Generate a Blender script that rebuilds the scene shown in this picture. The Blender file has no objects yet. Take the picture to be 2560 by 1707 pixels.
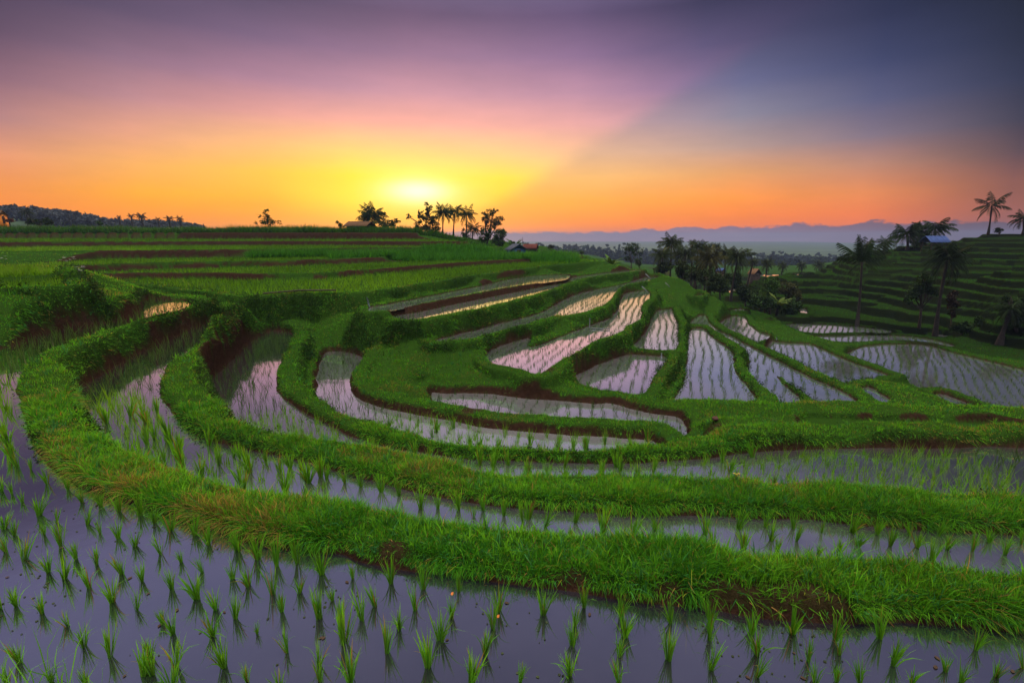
import bpy, math, random
import numpy as np
from mathutils import Vector
random.seed(7); RNG = np.random.default_rng(11)
SC = bpy.context.scene; COL = SC.collection
PI = math.pi
# ------------------------------------------------------------------ camera
F = 1173.0; EYE = 2.0; HZ = 590.0
T = math.atan((853.5 - HZ) / F); CT, ST = math.cos(T), math.sin(T)
cam = bpy.data.cameras.new('camera'); camo = bpy.data.objects.new('camera', cam); COL.objects.link(camo)
camo.location = (0, 0, EYE); camo.rotation_euler = (PI / 2 - T, 0, 0)
cam.sensor_width = 36; cam.lens = F / 2560 * 36; cam.clip_start = 0.05; cam.clip_end = 9000
SC.camera = camo

CR = {'1': (0, 450, 2.735), '2': (640, 450, 2.735), '3': (1240, 560, 2.735), '4': (1900, 450, 3.5636), '5': (1700, 760, 2.735),
      '6': (0, 900, 1.943), '7': (800, 1000, 2.2178), '8': (1660, 1050, 2.3867), 'a': (0, 480, 5.6), 'b': (860, 480, 4.9),
      'c': (1320, 560, 3.0947), 'e': (2080, 560, 4.6125), 'f': (880, 860, 3.7935), 's': (0, 0, 1.0), 'd': (0, 0, 0.91875)}
def px(c, x, y):
    ox, oy, s = CR[c]; return ox + x / s, oy + y / s
def ray(x, y):
    u = (x - 1280) / F; v = -(y - 853.5) / F
    return np.array([u, CT + v * ST, -ST + v * CT])
def U(x, y, d):                       # where the sight line meets the level d below the eye
    r = ray(x, y); t = d / -r[2]; return np.array([t * r[0], t * r[1]])
def AT(x, y, D):                      # a point at forward distance D
    r = ray(x, y); t = D / r[1]; return np.array([t * r[0], D, EYE + t * r[2]])
def chaikin(P, n=2, q=0.22, closed=True):
    P = np.asarray(P, float)
    for _ in range(n):
        if closed:
            N = np.roll(P, -1, 0); P = np.stack([P * (1 - q) + N * q, P * q + N * (1 - q)], 1).reshape(-1, 2)
        else:
            N = P[1:]; M = np.stack([P[:-1] * (1 - q) + N * q, P[:-1] * q + N * (1 - q)], 1).reshape(-1, 2)
            P = np.concatenate([P[:1], M, P[-1:]])
    return P
# ------------------------------------------------------------------ noise
def vnoise(x, y, seed=0):
    xi = np.floor(x).astype(np.int64); yi = np.floor(y).astype(np.int64); fx = x - xi; fy = y - yi
    fx = fx * fx * (3 - 2 * fx); fy = fy * fy * (3 - 2 * fy)
    def h(a, b):
        n = (a * 374761393 + b * 668265263 + seed * 1442695041) & 0xffffffff
        n = ((n ^ (n >> 13)) * 1274126177) & 0xffffffff
        return ((n ^ (n >> 16)) & 0xffff) / 65535.0
    return (h(xi, yi) * (1 - fx) + h(xi + 1, yi) * fx) * (1 - fy) + (h(xi, yi + 1) * (1 - fx) + h(xi + 1, yi + 1) * fx) * fy
def fbm(x, y, o=3, seed=0):
    s = 0; a = 0.5
    for k in range(o): s = s + a * vnoise(x * 2 ** k, y * 2 ** k, seed + k); a *= 0.5
    return s / (1 - 0.5 ** o)
def sstep(a, b, x):
    t = np.clip((x - a) / (b - a), 0, 1); return t * t * (3 - 2 * t)
# ------------------------------------------------------------------ paddies
PADS = []
class Pad: pass
def pad(name, d, segs, c=0.13, w=0.45, soil=0.35, water=True, m=2.0, smooth=2, rice=None, push=0.08):
    P = []
    for s in segs:
        cr, dd, pts = s
        for q in pts:
            if cr == 'P': P.append(np.array(q, float)); continue
            x, y = px(cr, *q)
            if dd is None: P.append(U(x, y, d))
            else:
                v = U(x, y, dd); r = np.hypot(*v); P.append(v * (1 + (push + 0.004 * r) / r))
    p = Pad(); p.name = name; p.d = d; p.z = EYE - d; p.c = c; p.w = w; p.m = m; p.soil = soil; p.water = water; p.rice = rice
    p.raw = np.array(P); p.poly = chaikin(P, smooth) if smooth else np.array(P); PADS.append(p); return p

# the nearest paddy, wrapping round the left end of the first bank
P0 = pad('P0', 2.0, [
 ('8', None, [(3300, 1345), (2600, 1300), (2148, 1270), (1600, 1235), (1300, 1210), (900, 1190), (500, 1150), (100, 1090)]),
 ('7', None, [(1750, 1100), (1500, 1060), (1200, 1030), (900, 1000), (700, 985), (450, 955), (200, 900)]),
 ('6', None, [(1671, 950), (1500, 940), (1300, 905), (1100, 850), (900, 790), (750, 740), (600, 690), (450, 640), (300, 560), (200, 470), (150, 380), (115, 270), (95, 180)]),
 ('1', 1.93, [(110, 1400), (160, 1300), (270, 1200), (450, 1130), (600, 1075), (750, 1030), (1000, 965), (1250, 890), (1340, 850)]),
 ('1', None, [(1300, 822), (1100, 815), (972, 815), (965, 900), (800, 965), (640, 990), (450, 1015), (250, 1055), (150, 1105), (0, 1165)]),
 ('P', None, [(-16, 8), (-14, 3), (-9, 0.6), (-3, 0.45), (4, 0.35), (7, 0.9)])], c=0.09, w=0.5, soil=0.34, smooth=2)
P1 = pad('P1', 2.5, [
 ('8', 1.90, [(3300, 1010), (2600, 960), (2148, 915), (1850, 945), (1500, 900), (1100, 850), (850, 875), (450, 850), (300, 820), (100, 765), (0, 775)]),
 ('7', 1.90, [(1700, 820), (1400, 790), (1100, 775), (900, 745), (740, 735), (600, 705), (400, 665), (250, 610), (0, 575)]),
 ('6', 1.86, [(1480, 665), (1240, 610), (1080, 570), (940, 505), (800, 455), (680, 400), (540, 350)]),
 ('6', None, [(440, 300), (400, 215), (383, 163)]),
 ('1', None, [(560, 1410), (700, 1325), (850, 1250), (1000, 1155), (1200, 1075), (1400, 985), (1520, 930)]),
 ('1', 2.3, [(1620, 915), (1530, 960), (1450, 1005), (1350, 1085), (1240, 1180)]),
 ('1', None, [(1170, 1250), (1110, 1330), (1100, 1400)]),
 ('6', None, [(785, 170), (830, 250), (900, 330), (1000, 385), (1150, 420), (1300, 455), (1500, 500)]),
 ('7', None, [(0, 370), (150, 400), (300, 450), (450, 490), (600, 520), (850, 570), (1100, 600), (1400, 615), (1700, 640)]),
 ('8', None, [(0, 565), (400, 575), (800, 590), (1100, 620), (1400, 635), (1700, 670), (2148, 690), (2600, 715), (3300, 748)])], c=0.11, w=0.5, soil=0.2, rice=(0.22, 0.17), push=0.22)
P2 = pad('P2', 3.3, [
 ('8', 2.39, [(3300, 512), (2700, 475), (2148, 450), (1700, 410), (1300, 395), (1000, 355), (700, 360), (400, 350), (0, 330)]),
 ('7', 2.39, [(1600, 405), (1400, 410), (1200, 410), (1000, 395), (850, 360), (750, 320), (600, 290), (450, 262), (300, 238), (140, 212), (0, 195)]),
 ('6', 2.39, [(1450, 358), (1350, 340), (1270, 310), (1180, 280)]),
 ('6', None, [(1075, 220), (1030, 160)]),
 ('1', None, [(1410, 1400), (1490, 1310), (1570, 1250), (1700, 1110), (1850, 1025)]),
 ('1', None, [(2010, 1045), (1990, 1130), (1930, 1220), (1885, 1320), (1890, 1430)]),
 ('6', None, [(1340, 150), (1390, 200), (1480, 260), (1600, 310)]),
 ('7', None, [(0, 110), (120, 175), (200, 208), (400, 268), (600, 298), (800, 328), (1000, 335), (1300, 345), (1600, 350), (1840, 345)]),
 ('8', None, [(385, 215), (400, 200), (560, 190), (800, 178), (1000, 170), (1300, 165), (1600, 165), (2148, 160), (2700, 160), (3300, 160)])], c=0.13, w=0.45, soil=0.28, rice=(0.25, 0.17), push=0.16)
P3 = pad('P3', 3.75, [
 ('7', 3.12, [(1900, 222), (1800, 228), (1600, 248), (1400, 255), (1200, 250), (1000, 245), (850, 230), (700, 220), (560, 175), (400, 125)]),
 ('2', 3.12, [(610, 1559), (560, 1525), (480, 1480), (410, 1440)]),
 ('2', None, [(400, 1340), (440, 1250), (480, 1170), (600, 1170), (740, 1205), (720, 1270), (650, 1340), (640, 1400), (680, 1480), (760, 1530)]),
 ('7', None, [(400, 50), (500, 75), (620, 95), (750, 120), (900, 150), (1100, 170), (1300, 190), (1500, 200), (1700, 212), (1880, 216)])], c=0.2, w=0.45, soil=0.5, rice=(0.26, 0.18))
P4 = pad('P4', 4.1, [
 ('3', 3.56, [(1330, 1335), (1150, 1345), (950, 1340), (880, 1320), (700, 1290), (500, 1280), (300, 1285), (0, 1270)]),
 ('2', 3.56, [(1500, 1555), (1400, 1535), (1300, 1520), (1210, 1500)]),
 ('2', None, [(1190, 1440), (1280, 1462), (1400, 1455)]),
 ('3', None, [(0, 1165), (200, 1190), (500, 1215), (700, 1232), (770, 1218), (900, 1260), (1100, 1300), (1290, 1325)])], c=0.2, w=0.5, soil=0.6, rice=(0.27, 0.18))
V0 = pad('V0', 4.3, [('3', None, [(510, 1045), (560, 1030), (700, 955), (850, 905), (925, 890), (1120, 903), (1165, 905), (1178, 930), (1120, 1000), (1060, 1090), (1025, 1160)]),
 ('3', 4.12, [(1000, 1165), (830, 1158), (640, 1108), (540, 1075)])], c=0.17, w=0.4, soil=0.15, rice=(0.3, 0.13))
V0b = pad('V0b', 4.22, [('3', 4.13, [(950, 868), (1015, 870), (1130, 880), (1228, 876)]), ('3', None, [(1248, 800), (1250, 690), (1215, 620), (1205, 578), (1150, 585), (1100, 590), (1055, 660), (1035, 720), (980, 790), (930, 840)])],
 c=0.14, w=0.4, soil=0.05, rice=(0.3, 0.13), push=0.3)
V1 = pad('V1', 4.5, [('3', None, [(1316, 716), (1410, 713), (1440, 732), (1470, 770), (1550, 822), (1640, 892), (1618, 960), (1660, 1050), (1720, 1110), (1795, 1196)]),
 ('3', 4.35, [(1780, 1208), (1600, 1208), (1400, 1208), (1185, 1208)]), ('3', 4.1, [(1240, 1110), (1290, 1000), (1310, 900), (1314, 800)])], c=0.13, w=0.45, soil=0.2, rice=(0.31, 0.13))
V2 = pad('V2', 4.9, [('3', None, [(1690, 975), (1740, 940), (1830, 960)]), ('3', None, [(1900, 1030), (1980, 1100), (2110, 1222)]), ('3', 4.7, [(1950, 1235)]),
 ('3', 4.42, [(1930, 1200), (1880, 1140), (1820, 1100), (1790, 1060), (1740, 1010)])], c=0.13, w=0.4, soil=0.3, rice=(0.3, 0.13))
V3 = pad('V3', 5.0, [('5', 4.5, [(60, 95), (110, 105), (200, 160), (260, 195), (400, 285), (520, 355), (600, 405)]), ('5', 4.72, [(700, 480), (800, 560), (940, 655), (1000, 668), (1220, 690)]),
 ('5', None, [(1230, 682), (1100, 590), (1000, 550), (860, 490), (700, 400), (560, 330), (480, 290), (350, 220), (260, 180), (200, 130), (178, 90), (172, 74), (112, 80)])], c=0.13, w=0.45, soil=0.04, rice=(0.31, 0.13))
V4a = pad('V4a', 5.4, [('3', 4.82, [(1505, 632), (1600, 695), (1700, 745), (1760, 766)]), ('3', None, [(1885, 764), (1800, 742), (1720, 680), (1703, 632), (1600, 628)])], c=0.13, w=0.4, soil=0.15, rice=(0.31, 0.13))
V4t = pad('V4t', 5.3, [('3', None, [(1605, 605), (1600, 590), (1660, 580), (1700, 582), (1698, 606)])], c=0.15, w=0.3, soil=0.15, rice=(0.31, 0.13))
V4b = pad('V4b', 5.8, [('5', 4.82, [(560, 246), (700, 312), (800, 356), (930, 410), (1060, 470), (1160, 497)]), ('5', None, [(1330, 498), (1485, 507), (1300, 440), (1150, 390), (1000, 320), (880, 268), (700, 266), (610, 248)])],
 c=0.13, w=0.45, soil=0.15, rice=(0.31, 0.13))
V4c = pad('V4c', 5.05, [('5', 4.85, [(1230, 562), (1330, 630), (1400, 668)]), ('5', None, [(1445, 655), (1380, 620), (1330, 580), (1270, 555)])], c=0.15, w=0.35, soil=0.15)
V5 = pad('V5', 6.2, [('5', 5.55, [(1090, 292), (1180, 335), (1280, 372), (1400, 412), (1600, 478), (1800, 538), (2000, 605), (2250, 692), (2352, 715), (2700, 830)]),
 ('5', None, [(2900, 560), (2352, 450), (2100, 390), (1850, 330), (1700, 280), (1500, 273), (1250, 284)])], c=0.13, w=0.5, soil=0.15, rice=(0.31, 0.13))
V5b = pad('V5b', 5.6, [('5', 5.4, [(1720, 595), (1850, 662), (2000, 712)]), ('5', None, [(2065, 716), (1950, 670), (1800, 608)])], c=0.15, w=0.35, soil=0.4)
V6 = pad('V6', 6.9, [('5', None, [(705, 135), (1000, 140), (1200, 155), (1350, 170), (1490, 193)]), ('5', 6.7, [(1300, 212), (1000, 197), (820, 187), (740, 165)])], c=0.13, w=0.45, soil=0.1, rice=(0.34, 0.15))
V6b = pad('V6b', 6.55, [('5', None, [(835, 218), (1000, 220), (1250, 213), (1500, 218), (1700, 236), (1900, 290)]), ('5', 6.4, [(1850, 296), (1680, 254), (1500, 246), (1300, 254), (1100, 258), (960, 244)])], c=0.13, w=0.45, soil=0.1, rice=(0.34, 0.15))
V6c = pad('V6c', 6.95, [('5', None, [(1735, 205), (1800, 208), (1850, 222)]), ('5', 6.75, [(1800, 222), (1740, 214)])], c=0.13, w=0.4, soil=0.1)
# the centre hill, terrace over terrace
H1 = pad('H1', 3.68, [('3', 3.58, [(205, 1000), (270, 1038), (330, 1002), (430, 932), (550, 872), (680, 792), (830, 752), (900, 692), (1000, 650), (992, 560), (1002, 535), (1060, 500)]),
 ('3', 3.95, [(1040, 480), (960, 490), (880, 500), (845, 560), (835, 630), (760, 700), (640, 740), (500, 800), (400, 845), (200, 920)]), ('2', 3.95, [(1900, 1120), (1700, 1180), (1560, 1240)]), ('2', None, [(1600, 1275)])], c=0.11, w=0.45, soil=0.2, rice=(0.3, 0.13))
H2 = pad('H2', 3.29, [('2', 3.2, [(1225, 1108), (1500, 1080), (1700, 1020), (2000, 940), (2100, 910)]), ('3', 3.2, [(430, 632), (600, 600), (720, 562), (790, 512), (830, 442), (900, 410), (1000, 392), (1170, 375)]),
 ('3', None, [(1040, 355), (850, 420), (700, 445), (545, 478), (440, 530)]), ('2', None, [(1950, 912), (1700, 972), (1450, 1040), (1230, 1088)])], c=0.09, w=0.45, soil=0.2, rice=(0.3, 0.13))
H3 = pad('H3', 2.74, [('2', 2.66, [(1015, 962), (1150, 942), (1300, 922), (1600, 862), (1800, 812), (2000, 752), (2085, 715), (2180, 690)]), ('3', 2.66, [(545, 380), (700, 352), (1028, 314)]),
 ('3', None, [(950, 312), (700, 340), (520, 366)]), ('2', 2.79, [(2110, 690), (2060, 705), (2000, 732), (1700, 792), (1400, 852), (1100, 922), (890, 945)])], c=0.08, w=0.4, soil=0.9, rice=(0.3, 0.13))
H4 = pad('H4', 2.54, [('2', 2.47, [(765, 905), (900, 890), (1150, 842), (1500, 772), (1800, 722), (2000, 692), (2130, 675)]), ('2', 2.58, [(2150, 650), (1880, 662), (1700, 692), (1500, 742), (1200, 802), (900, 862), (770, 880)])],
 c=0.07, w=0.35, soil=1.5, rice=(0.3, 0.13))
def crest(segs):
    out = []
    for cr, dd, pts in segs:
        for q in pts:
            x, y = px(cr, *q)
            out.append(U(x, y, dd) if dd > 0.3 else AT(x, y, 50 - dd * 4)[:2])
    return chaikin(out, 2, closed=False)
def off(L, a):                                           # move a line away from the camera by a metres
    r = np.hypot(L[:, 0], L[:, 1])[:, None]; return L * (1 + a / r)
K5 = crest([('1', 2.06, [(1700, 790)]), ('2', 2.06, [(200, 775), (400, 770), (735, 766), (755, 755), (900, 740), (1100, 710), (1400, 660), (1700, 620), (2000, 580), (2352, 551)]), ('c', 2.06, [(570, 290)])])
K6 = crest([('1', 1.84, [(700, 637), (1000, 634), (1400, 632), (1800, 640), (2100, 637), (2352, 627)]), ('2', 1.84, [(600, 617), (900, 602), (1200, 577), (1600, 552), (1900, 537), (2225, 522)])])
K7 = crest([('1', 1.52, [(-300, 606), (0, 602), (300, 598), (600, 580), (900, 569), (1200, 561), (1500, 553), (2000, 548)]), ('2', 1.52, [(400, 540), (800, 530)])])
K8 = crest([('1', 0.98, [(-200, 489), (0, 488), (500, 482), (1000, 479), (1500, 475), (2352, 466)]), ('2', 0.98, [(700, 463), (1200, 459), (1645, 456)])])
K9 = crest([('1', 0.5, [(-200, 425), (0, 425), (700, 421), (1500, 418), (2352, 418)]), ('2', 0.5, [(700, 418), (1430, 420)])])
K10 = crest([('1', -0.34, [(-200, 360), (0, 360), (1000, 362), (1500, 366), (2352, 372)]), ('2', -0.34, [(500, 376), (800, 380), (1100, 395)])])
def strip(name, d, front, back, fo=0.35, bo=0.45, **k):
    A = off(front, fo); B = off(back, -bo)[::-1]; return pad(name, d, [('P', None, list(A) + list(B))], smooth=0, **k)
xs5 = K5[:, 0]
H5 = strip('H5', 2.18, K5, K6, c=0.12, w=0.45, soil=1.7, water=False)
H6 = strip('H6', 1.95, K6, np.concatenate([K7[:-2], K8[K8[:, 0] > K7[-2, 0] + 1] * 0.9]), c=0.11, w=0.45, soil=1.7, water=False)
H7 = strip('H7', 1.63, K7, K8[(K8[:, 0] > K7[0, 0] - 3) & (K8[:, 0] < K7[-1, 0] + 3)], c=0.11, w=0.45, soil=1.7, water=False)
H8 = strip('H8', 1.1, K8, K9, c=0.12, w=0.45, soil=1.7, water=False)
H9 = strip('H9', 0.6, K9, K10, c=0.1, w=0.45, soil=1.7, water=False)
H10 = strip('H10', -0.24, K10, off(K10, 14), c=0.1, w=0.45, soil=1.7, water=False)
# left bank fields and the far pockets of water
L1 = pad('L1', 1.2, [('1', 1.12, [(-300, 755), (0, 750), (200, 742), (440, 737)]), ('1', None, [(480, 705), (300, 712), (0, 722), (-300, 727)])], c=0.1, w=0.4, soil=0.25, water=False)
L2 = pad('L2', 0.98, [('1', 0.90, [(-300, 655), (0, 650), (200, 640), (380, 632)]), ('1', None, [(430, 622), (300, 612), (0, 606), (-300, 606)])], c=0.08, w=0.4, soil=0.2, water=False)
W1 = pad('W1', 8.8, [('c', None, [(1550, 505), (1615, 500), (1610, 560), (1560, 555)])], c=0.3, w=0.6, soil=0.1)
W2 = pad('W2', 10.5, [('c', None, [(1690, 396), (1950, 390), (1950, 408), (1750, 410)])], c=0.3, w=0.8, soil=0.1)
W3 = pad('W3', 6.6, [('c', None, [(2090, 660), (2160, 655), (2165, 710), (2120, 715)])], c=0.25, w=0.5, soil=0.1)
W4 = pad('W4', 5.6, [('c', None, [(1868, 757), (1905, 755), (1900, 768), (1870, 768)])], c=0.13, w=0.4, soil=0.1)
W5 = pad('W5', 4.0, [('c', None, [(1275, 560), (1365, 540), (1350, 558), (1290, 572)])], c=0.12, w=0.4, soil=0.0)
W6 = pad('W6', 5.2, [('c', None, [(2010, 390), (2180, 378), (2170, 390), (2060, 398)])], c=0.2, w=0.6, soil=0.1)
D1 = pad('D1', 4.06, [('5', None, [(820, 772), (1100, 783), (1400, 795), (1800, 806), (2352, 815)]), ('5', 3.58, [(2352, 822), (1800, 813), (1400, 805), (1100, 794), (830, 783)])], c=0.1, w=0.4, soil=0.8, water=False)
# ------------------------------------------------------------------ control heights of the land between
CP = []
for p in PADS:
    for q in p.raw[::(1 if len(p.raw) < 40 else 6)]: CP.append((q[0], q[1], p.z + 0.05))
def cpd(cr, d, pts):
    for q in pts:
        v = U(*px(cr, *q), d); CP.append((v[0], v[1], EYE - d))
def cpD(pts):
    for x, D, d in pts:
        r = (x - 1280) / F * CT * D; CP.append((r, D, EYE - d))
RH = [(6.55, [(0, 1040), (250, 1105), (600, 1172), (1000, 1195)]), (6.28, [(0, 850), (200, 880), (400, 950), (700, 1050), (1000, 1110), (1500, 1160)]),
      (5.87, [(0, 745), (300, 792), (500, 860), (700, 950), (1000, 1020), (1500, 1090)]), (5.08, [(0, 695), (400, 740), (800, 800), (1100, 860), (1500, 980), (1900, 1060)]),
      (4.46, [(0, 592), (500, 650), (900, 700), (1500, 780), (2214, 930)]), (3.73, [(400, 550), (1000, 580), (1500, 620), (2214, 720)]), (3.35, [(500, 500), (1100, 515), (1500, 550), (2214, 640)]),
      (2.8, [(500, 430), (1100, 440), (1600, 470), (2214, 560)]), (2.28, [(600, 365), (1150, 375), (1600, 400), (2214, 470)]), (1.8, [(650, 320), (1150, 325), (1600, 330), (2214, 340)]),
      (1.0, [(1450, 225), (1800, 235), (2214, 245)])]
for d, pts in RH: cpd('e', d, pts)
for x, y in ((1450, 110), (1700, 100), (2000, 100), (2214, 100), (2500, 100)):
    v = AT(*px('e', x, y), 64); CP.append(tuple(v))
    v = AT(*px('e', x, y), 75); CP.append((v[0], v[1], v[2] - 0.3))
    v = AT(*px('e', x, y), 110); CP.append((v[0], v[1], v[2] - 3))
for x, y, D in ((700, 285, 57), (1000, 270, 60), (1300, 230, 62)):
    v = AT(*px('e', x, y), D); CP.append(tuple(v)); CP.append((v[0] * 1.25, v[1] * 1.25, v[2] - 1.5)); CP.append((v[0] * 1.7, v[1] * 1.7, v[2] - 7))
for (x, y, d) in ((920, 350, 2.5), (1080, 392, 2.85), (1280, 470, 3.3), (1450, 545, 3.9), (1650, 612, 4.7), (1900, 692, 5.7), (2000, 742, 6.2), (700, 310, 2.2)): cpd('c', d, [(x, y)])
cpD([(1560, 46, 4.0), (1640, 43, 5.0), (1720, 42, 6.0), (1800, 41, 6.8), (1880, 42, 7.0), (1960, 42, 6.9), (1500, 60, 3.6), (1600, 60, 5.8), (1700, 60, 8), (1800, 58, 8.6), (1880, 60, 8.8), (1400, 70, 2.6),
     (1500, 85, 5), (1600, 90, 8), (1720, 90, 10.2), (1850, 90, 10.6), (1940, 90, 9.5), (1400, 110, 5), (1550, 140, 10), (1750, 140, 11), (1900, 150, 12), (1300, 90, 1.8), (1200, 85, 0.6), (1100, 75, 0.1),
     (900, 68, -0.2), (600, 66, -0.3), (300, 66, -0.3), (0, 66, -0.3), (-400, 66, -0.3), (900, 85, 0.5), (600, 85, 0.3), (300, 85, 0.0), (0, 85, 0), (-400, 85, 0), (1000, 130, 5), (600, 130, 4), (200, 130, 3), (-300, 130, 3),
     (1250, 180, 7), (800, 220, 9), (200, 220, 8), (-600, 200, 8), (1500, 220, 14), (1800, 240, 17), (2100, 180, 12), (2400, 180, 9), (1300, 330, 12), (1700, 350, 21), (2100, 330, 20), (2500, 300, 14), (900, 330, 14), (300, 350, 15), (-500, 330, 15), (1300, 500, 17), (1400, 520, 19), (1550, 520, 23), (1700, 520, 28), (2000, 520, 28), (2300, 520, 25), (1200, 640, 20), (1500, 650, 26), (1900, 650, 29), (900, 600, 22), (200, 600, 22), (-500, 600, 22),
     (2700, 60, 0), (2900, 45, 3), (2900, 90, 0), (3200, 30, 5), (3300, 60, 3), (1940, 62, 4.9), (1990, 58, 4.6), (2040, 56, 4.4), (1930, 75, 8)])
cpd('2', 2.8, [(100, 900), (300, 905), (500, 905), (700, 905)])
cpd('2', 3.22, [(1000, 1090)])
cpd('2', 3.12, [(900, 1045)])
cpd('2', 2.98, [(800, 990), (700, 990)])
cpd('2', 2.78, [(740, 930), (600, 930)])
cpd('2', 3.1, [(300, 1000), (150, 1000), (500, 1000)])
cpd('2', 3.42, [(400, 1060), (600, 1090), (800, 1150)])
cpd('2', 3.52, [(950, 1170), (1050, 1205)])
cpd('2', 3.55, [(850, 1180), (1000, 1230), (1100, 1260), (800, 1350), (950, 1400)])
cpd('2', 3.75, [(1200, 1290), (1300, 1330), (1500, 1320), (1700, 1370), (1900, 1400), (2100, 1440), (1200, 1380), (1400, 1410)])
cpd('3', 3.85, [(300, 1090), (500, 1140), (700, 1180), (900, 1220)])
cpd('3', 3.9, [(1200, 1230), (1400, 1250), (1600, 1250), (1500, 1310), (1700, 1320)])
cpd('5', 3.9, [(100, 690), (300, 690), (600, 695), (900, 695), (1200, 700)])
cpd('5', 3.76, [(900, 745), (1200, 750), (1500, 755), (1800, 760), (2100, 765), (2352, 770), (2700, 775)])
cpd('5', 3.55, [(300, 790), (600, 790), (900, 790), (1200, 800), (1500, 800), (1800, 800), (2100, 800), (2352, 800), (2700, 800)])
cpd('5', 3.05, [(450, 870), (700, 860), (1000, 850), (1400, 840), (1800, 840), (2352, 840), (2700, 845)])
cpd('5', 5.0, [(1500, 560), (1650, 620), (1350, 540), (1850, 720)])
cpd('1', 1.4, [(640, 775), (600, 745)])
cpd('1', 1.55, [(850, 790), (760, 770), (900, 770)])
cpd('1', 1.45, [(1000, 740), (1200, 765), (1400, 785)])
cpd('1', 1.9, [(1500, 800), (1600, 820)])
cpd('1', 2.6, [(1650, 850), (1750, 860), (1800, 880)])
cpd('1', 1.7, [(950, 790), (1100, 790), (1300, 805)])
cpd('1', 2.05, [(1500, 850), (1600, 880)])
cpd('1', 2.78, [(1850, 920), (1780, 895)])
for q in ((-9, 0), (-3, -0.3), (0, -0.3), (4, -0.4), (9, -0.4), (0, -6), (-14, -5), (14, -5)): CP.append((q[0], q[1], 0.35))
for q in ((-22, 9), (-22, 16), (-30, 4), (-30, 20), (-16, 11)): CP.append((q[0], q[1], 0.9))
CP = np.array(CP, np.float32)
def base_h(X, Y):
    out = np.zeros(X.size, np.float32); xf = X.ravel().astype(np.float32); yf = Y.ravel().astype(np.float32)
    for s in range(0, xf.size, 20000):
        dx = xf[s:s + 20000, None] - CP[None, :, 0]; dy = yf[s:s + 20000, None] - CP[None, :, 1]
        r2 = xf[s:s + 20000] ** 2 + yf[s:s + 20000] ** 2
        q = (dx * dx + dy * dy) + (0.0004 * r2)[:, None] + 0.02
        w = q ** (-1.9 - 1.3 * np.clip((np.sqrt(r2) - 60) / 100, 0, 1))[:, None]; out[s:s + 20000] = (w * CP[None, :, 2]).sum(1) / w.sum(1)
    return out.reshape(X.shape)
# ------------------------------------------------------------------ signed distance to an outline
def sdist(x, y, poly):
    d2 = np.full(x.shape, 1e18); ins = np.zeros(x.shape, bool); n = len(poly)
    for i in range(n):
        ax, ay = poly[i]; bx, by = poly[(i + 1) % n]; ex, ey = bx - ax, by - ay; L = ex * ex + ey * ey
        if L < 1e-12: continue
        wx = x - ax; wy = y - ay; t = np.clip((wx * ex + wy * ey) / L, 0, 1)
        qx = wx - ex * t; qy = wy - ey * t; np.minimum(d2, qx * qx + qy * qy, out=d2)
        c = (ay > y) != (by > y)
        if abs(ey) > 1e-12: ins ^= c & (x < ax + (y - ay) * ex / ey)
    d = np.sqrt(d2); return np.where(ins, -d, d)
def simp(P, tol):
    keep = [P[0]]
    for q in P[1:]:
        if np.hypot(*(q - keep[-1])) > tol * max(1, np.hypot(*q) / 10): keep.append(q)
    return np.array(keep)
# ------------------------------------------------------------------ the land as one fine sheet
NTH = 1300
th = np.linspace(math.radians(-66), math.radians(66), NTH)
rs = [0.5]
while rs[-1] < 700: rs.append(rs[-1] * (1 + (0.009 if rs[-1] < 1.5 else 0.0052 if rs[-1] < 8 else 0.0042 if rs[-1] < 62 else 0.012)))
rs = np.array(rs); NR = len(rs)
cth = th[::6]; crs = rs[::6]
if crs[-1] < rs[-1]: crs = np.append(crs, rs[-1])
CX = crs[:, None] * np.sin(cth)[None]; CY = crs[:, None] * np.cos(cth)[None]
cb = base_h(CX, CY)
tmp = np.stack([np.interp(th, cth, cb[i]) for i in range(len(crs))])
lr = np.log(rs); lc = np.log(crs)
idx = np.clip(np.searchsorted(lc, lr) - 1, 0, len(crs) - 2); fr = ((lr - lc[idx]) / (lc[idx + 1] - lc[idx]))[:, None]
B = tmp[idx] * (1 - fr) + tmp[idx + 1] * fr
X = rs[:, None] * np.sin(th)[None]; Y = rs[:, None] * np.cos(th)[None]; R = np.repeat(rs[:, None], NTH, 1)
# the dark hill on the right and the far valley are stepped
az = np.degrees(th)[None]
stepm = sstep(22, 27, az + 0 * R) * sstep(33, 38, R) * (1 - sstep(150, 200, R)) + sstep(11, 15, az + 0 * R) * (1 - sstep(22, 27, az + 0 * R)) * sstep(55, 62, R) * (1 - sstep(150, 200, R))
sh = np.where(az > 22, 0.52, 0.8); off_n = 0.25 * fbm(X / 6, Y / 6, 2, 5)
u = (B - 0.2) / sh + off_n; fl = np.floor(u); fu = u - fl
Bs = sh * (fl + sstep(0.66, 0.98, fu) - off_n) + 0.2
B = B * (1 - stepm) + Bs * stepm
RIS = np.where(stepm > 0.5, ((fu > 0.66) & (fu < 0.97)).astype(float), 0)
wob = np.clip(R / 14, 0.5, 0.9)
JX = X + (fbm(X / 0.55, Y / 0.55, 3, 21) - 0.5) * 0.17 * wob; JY = Y + (fbm(X / 0.55, Y / 0.55, 3, 41) - 0.5) * 0.17 * wob
Hh = B.copy(); DS = []
for p in PADS:
    poly = simp(p.poly, 0.06); p.sp = poly
    M = 2.2 + 0.03 * np.hypot(*poly.mean(0)); lo = poly.min(0) - M; hi = poly.max(0) + M
    k = np.nonzero(((X > lo[0]) & (X < hi[0]) & (Y > lo[1]) & (Y < hi[1])).ravel())[0]
    if p.name == 'P0': k = k
    d = sdist(JX.ravel()[k], JY.ravel()[k], poly); s = d < M; k = k[s]; d = d[s]; DS.append((p, k, d))
Hf = Hh.ravel()
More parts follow.
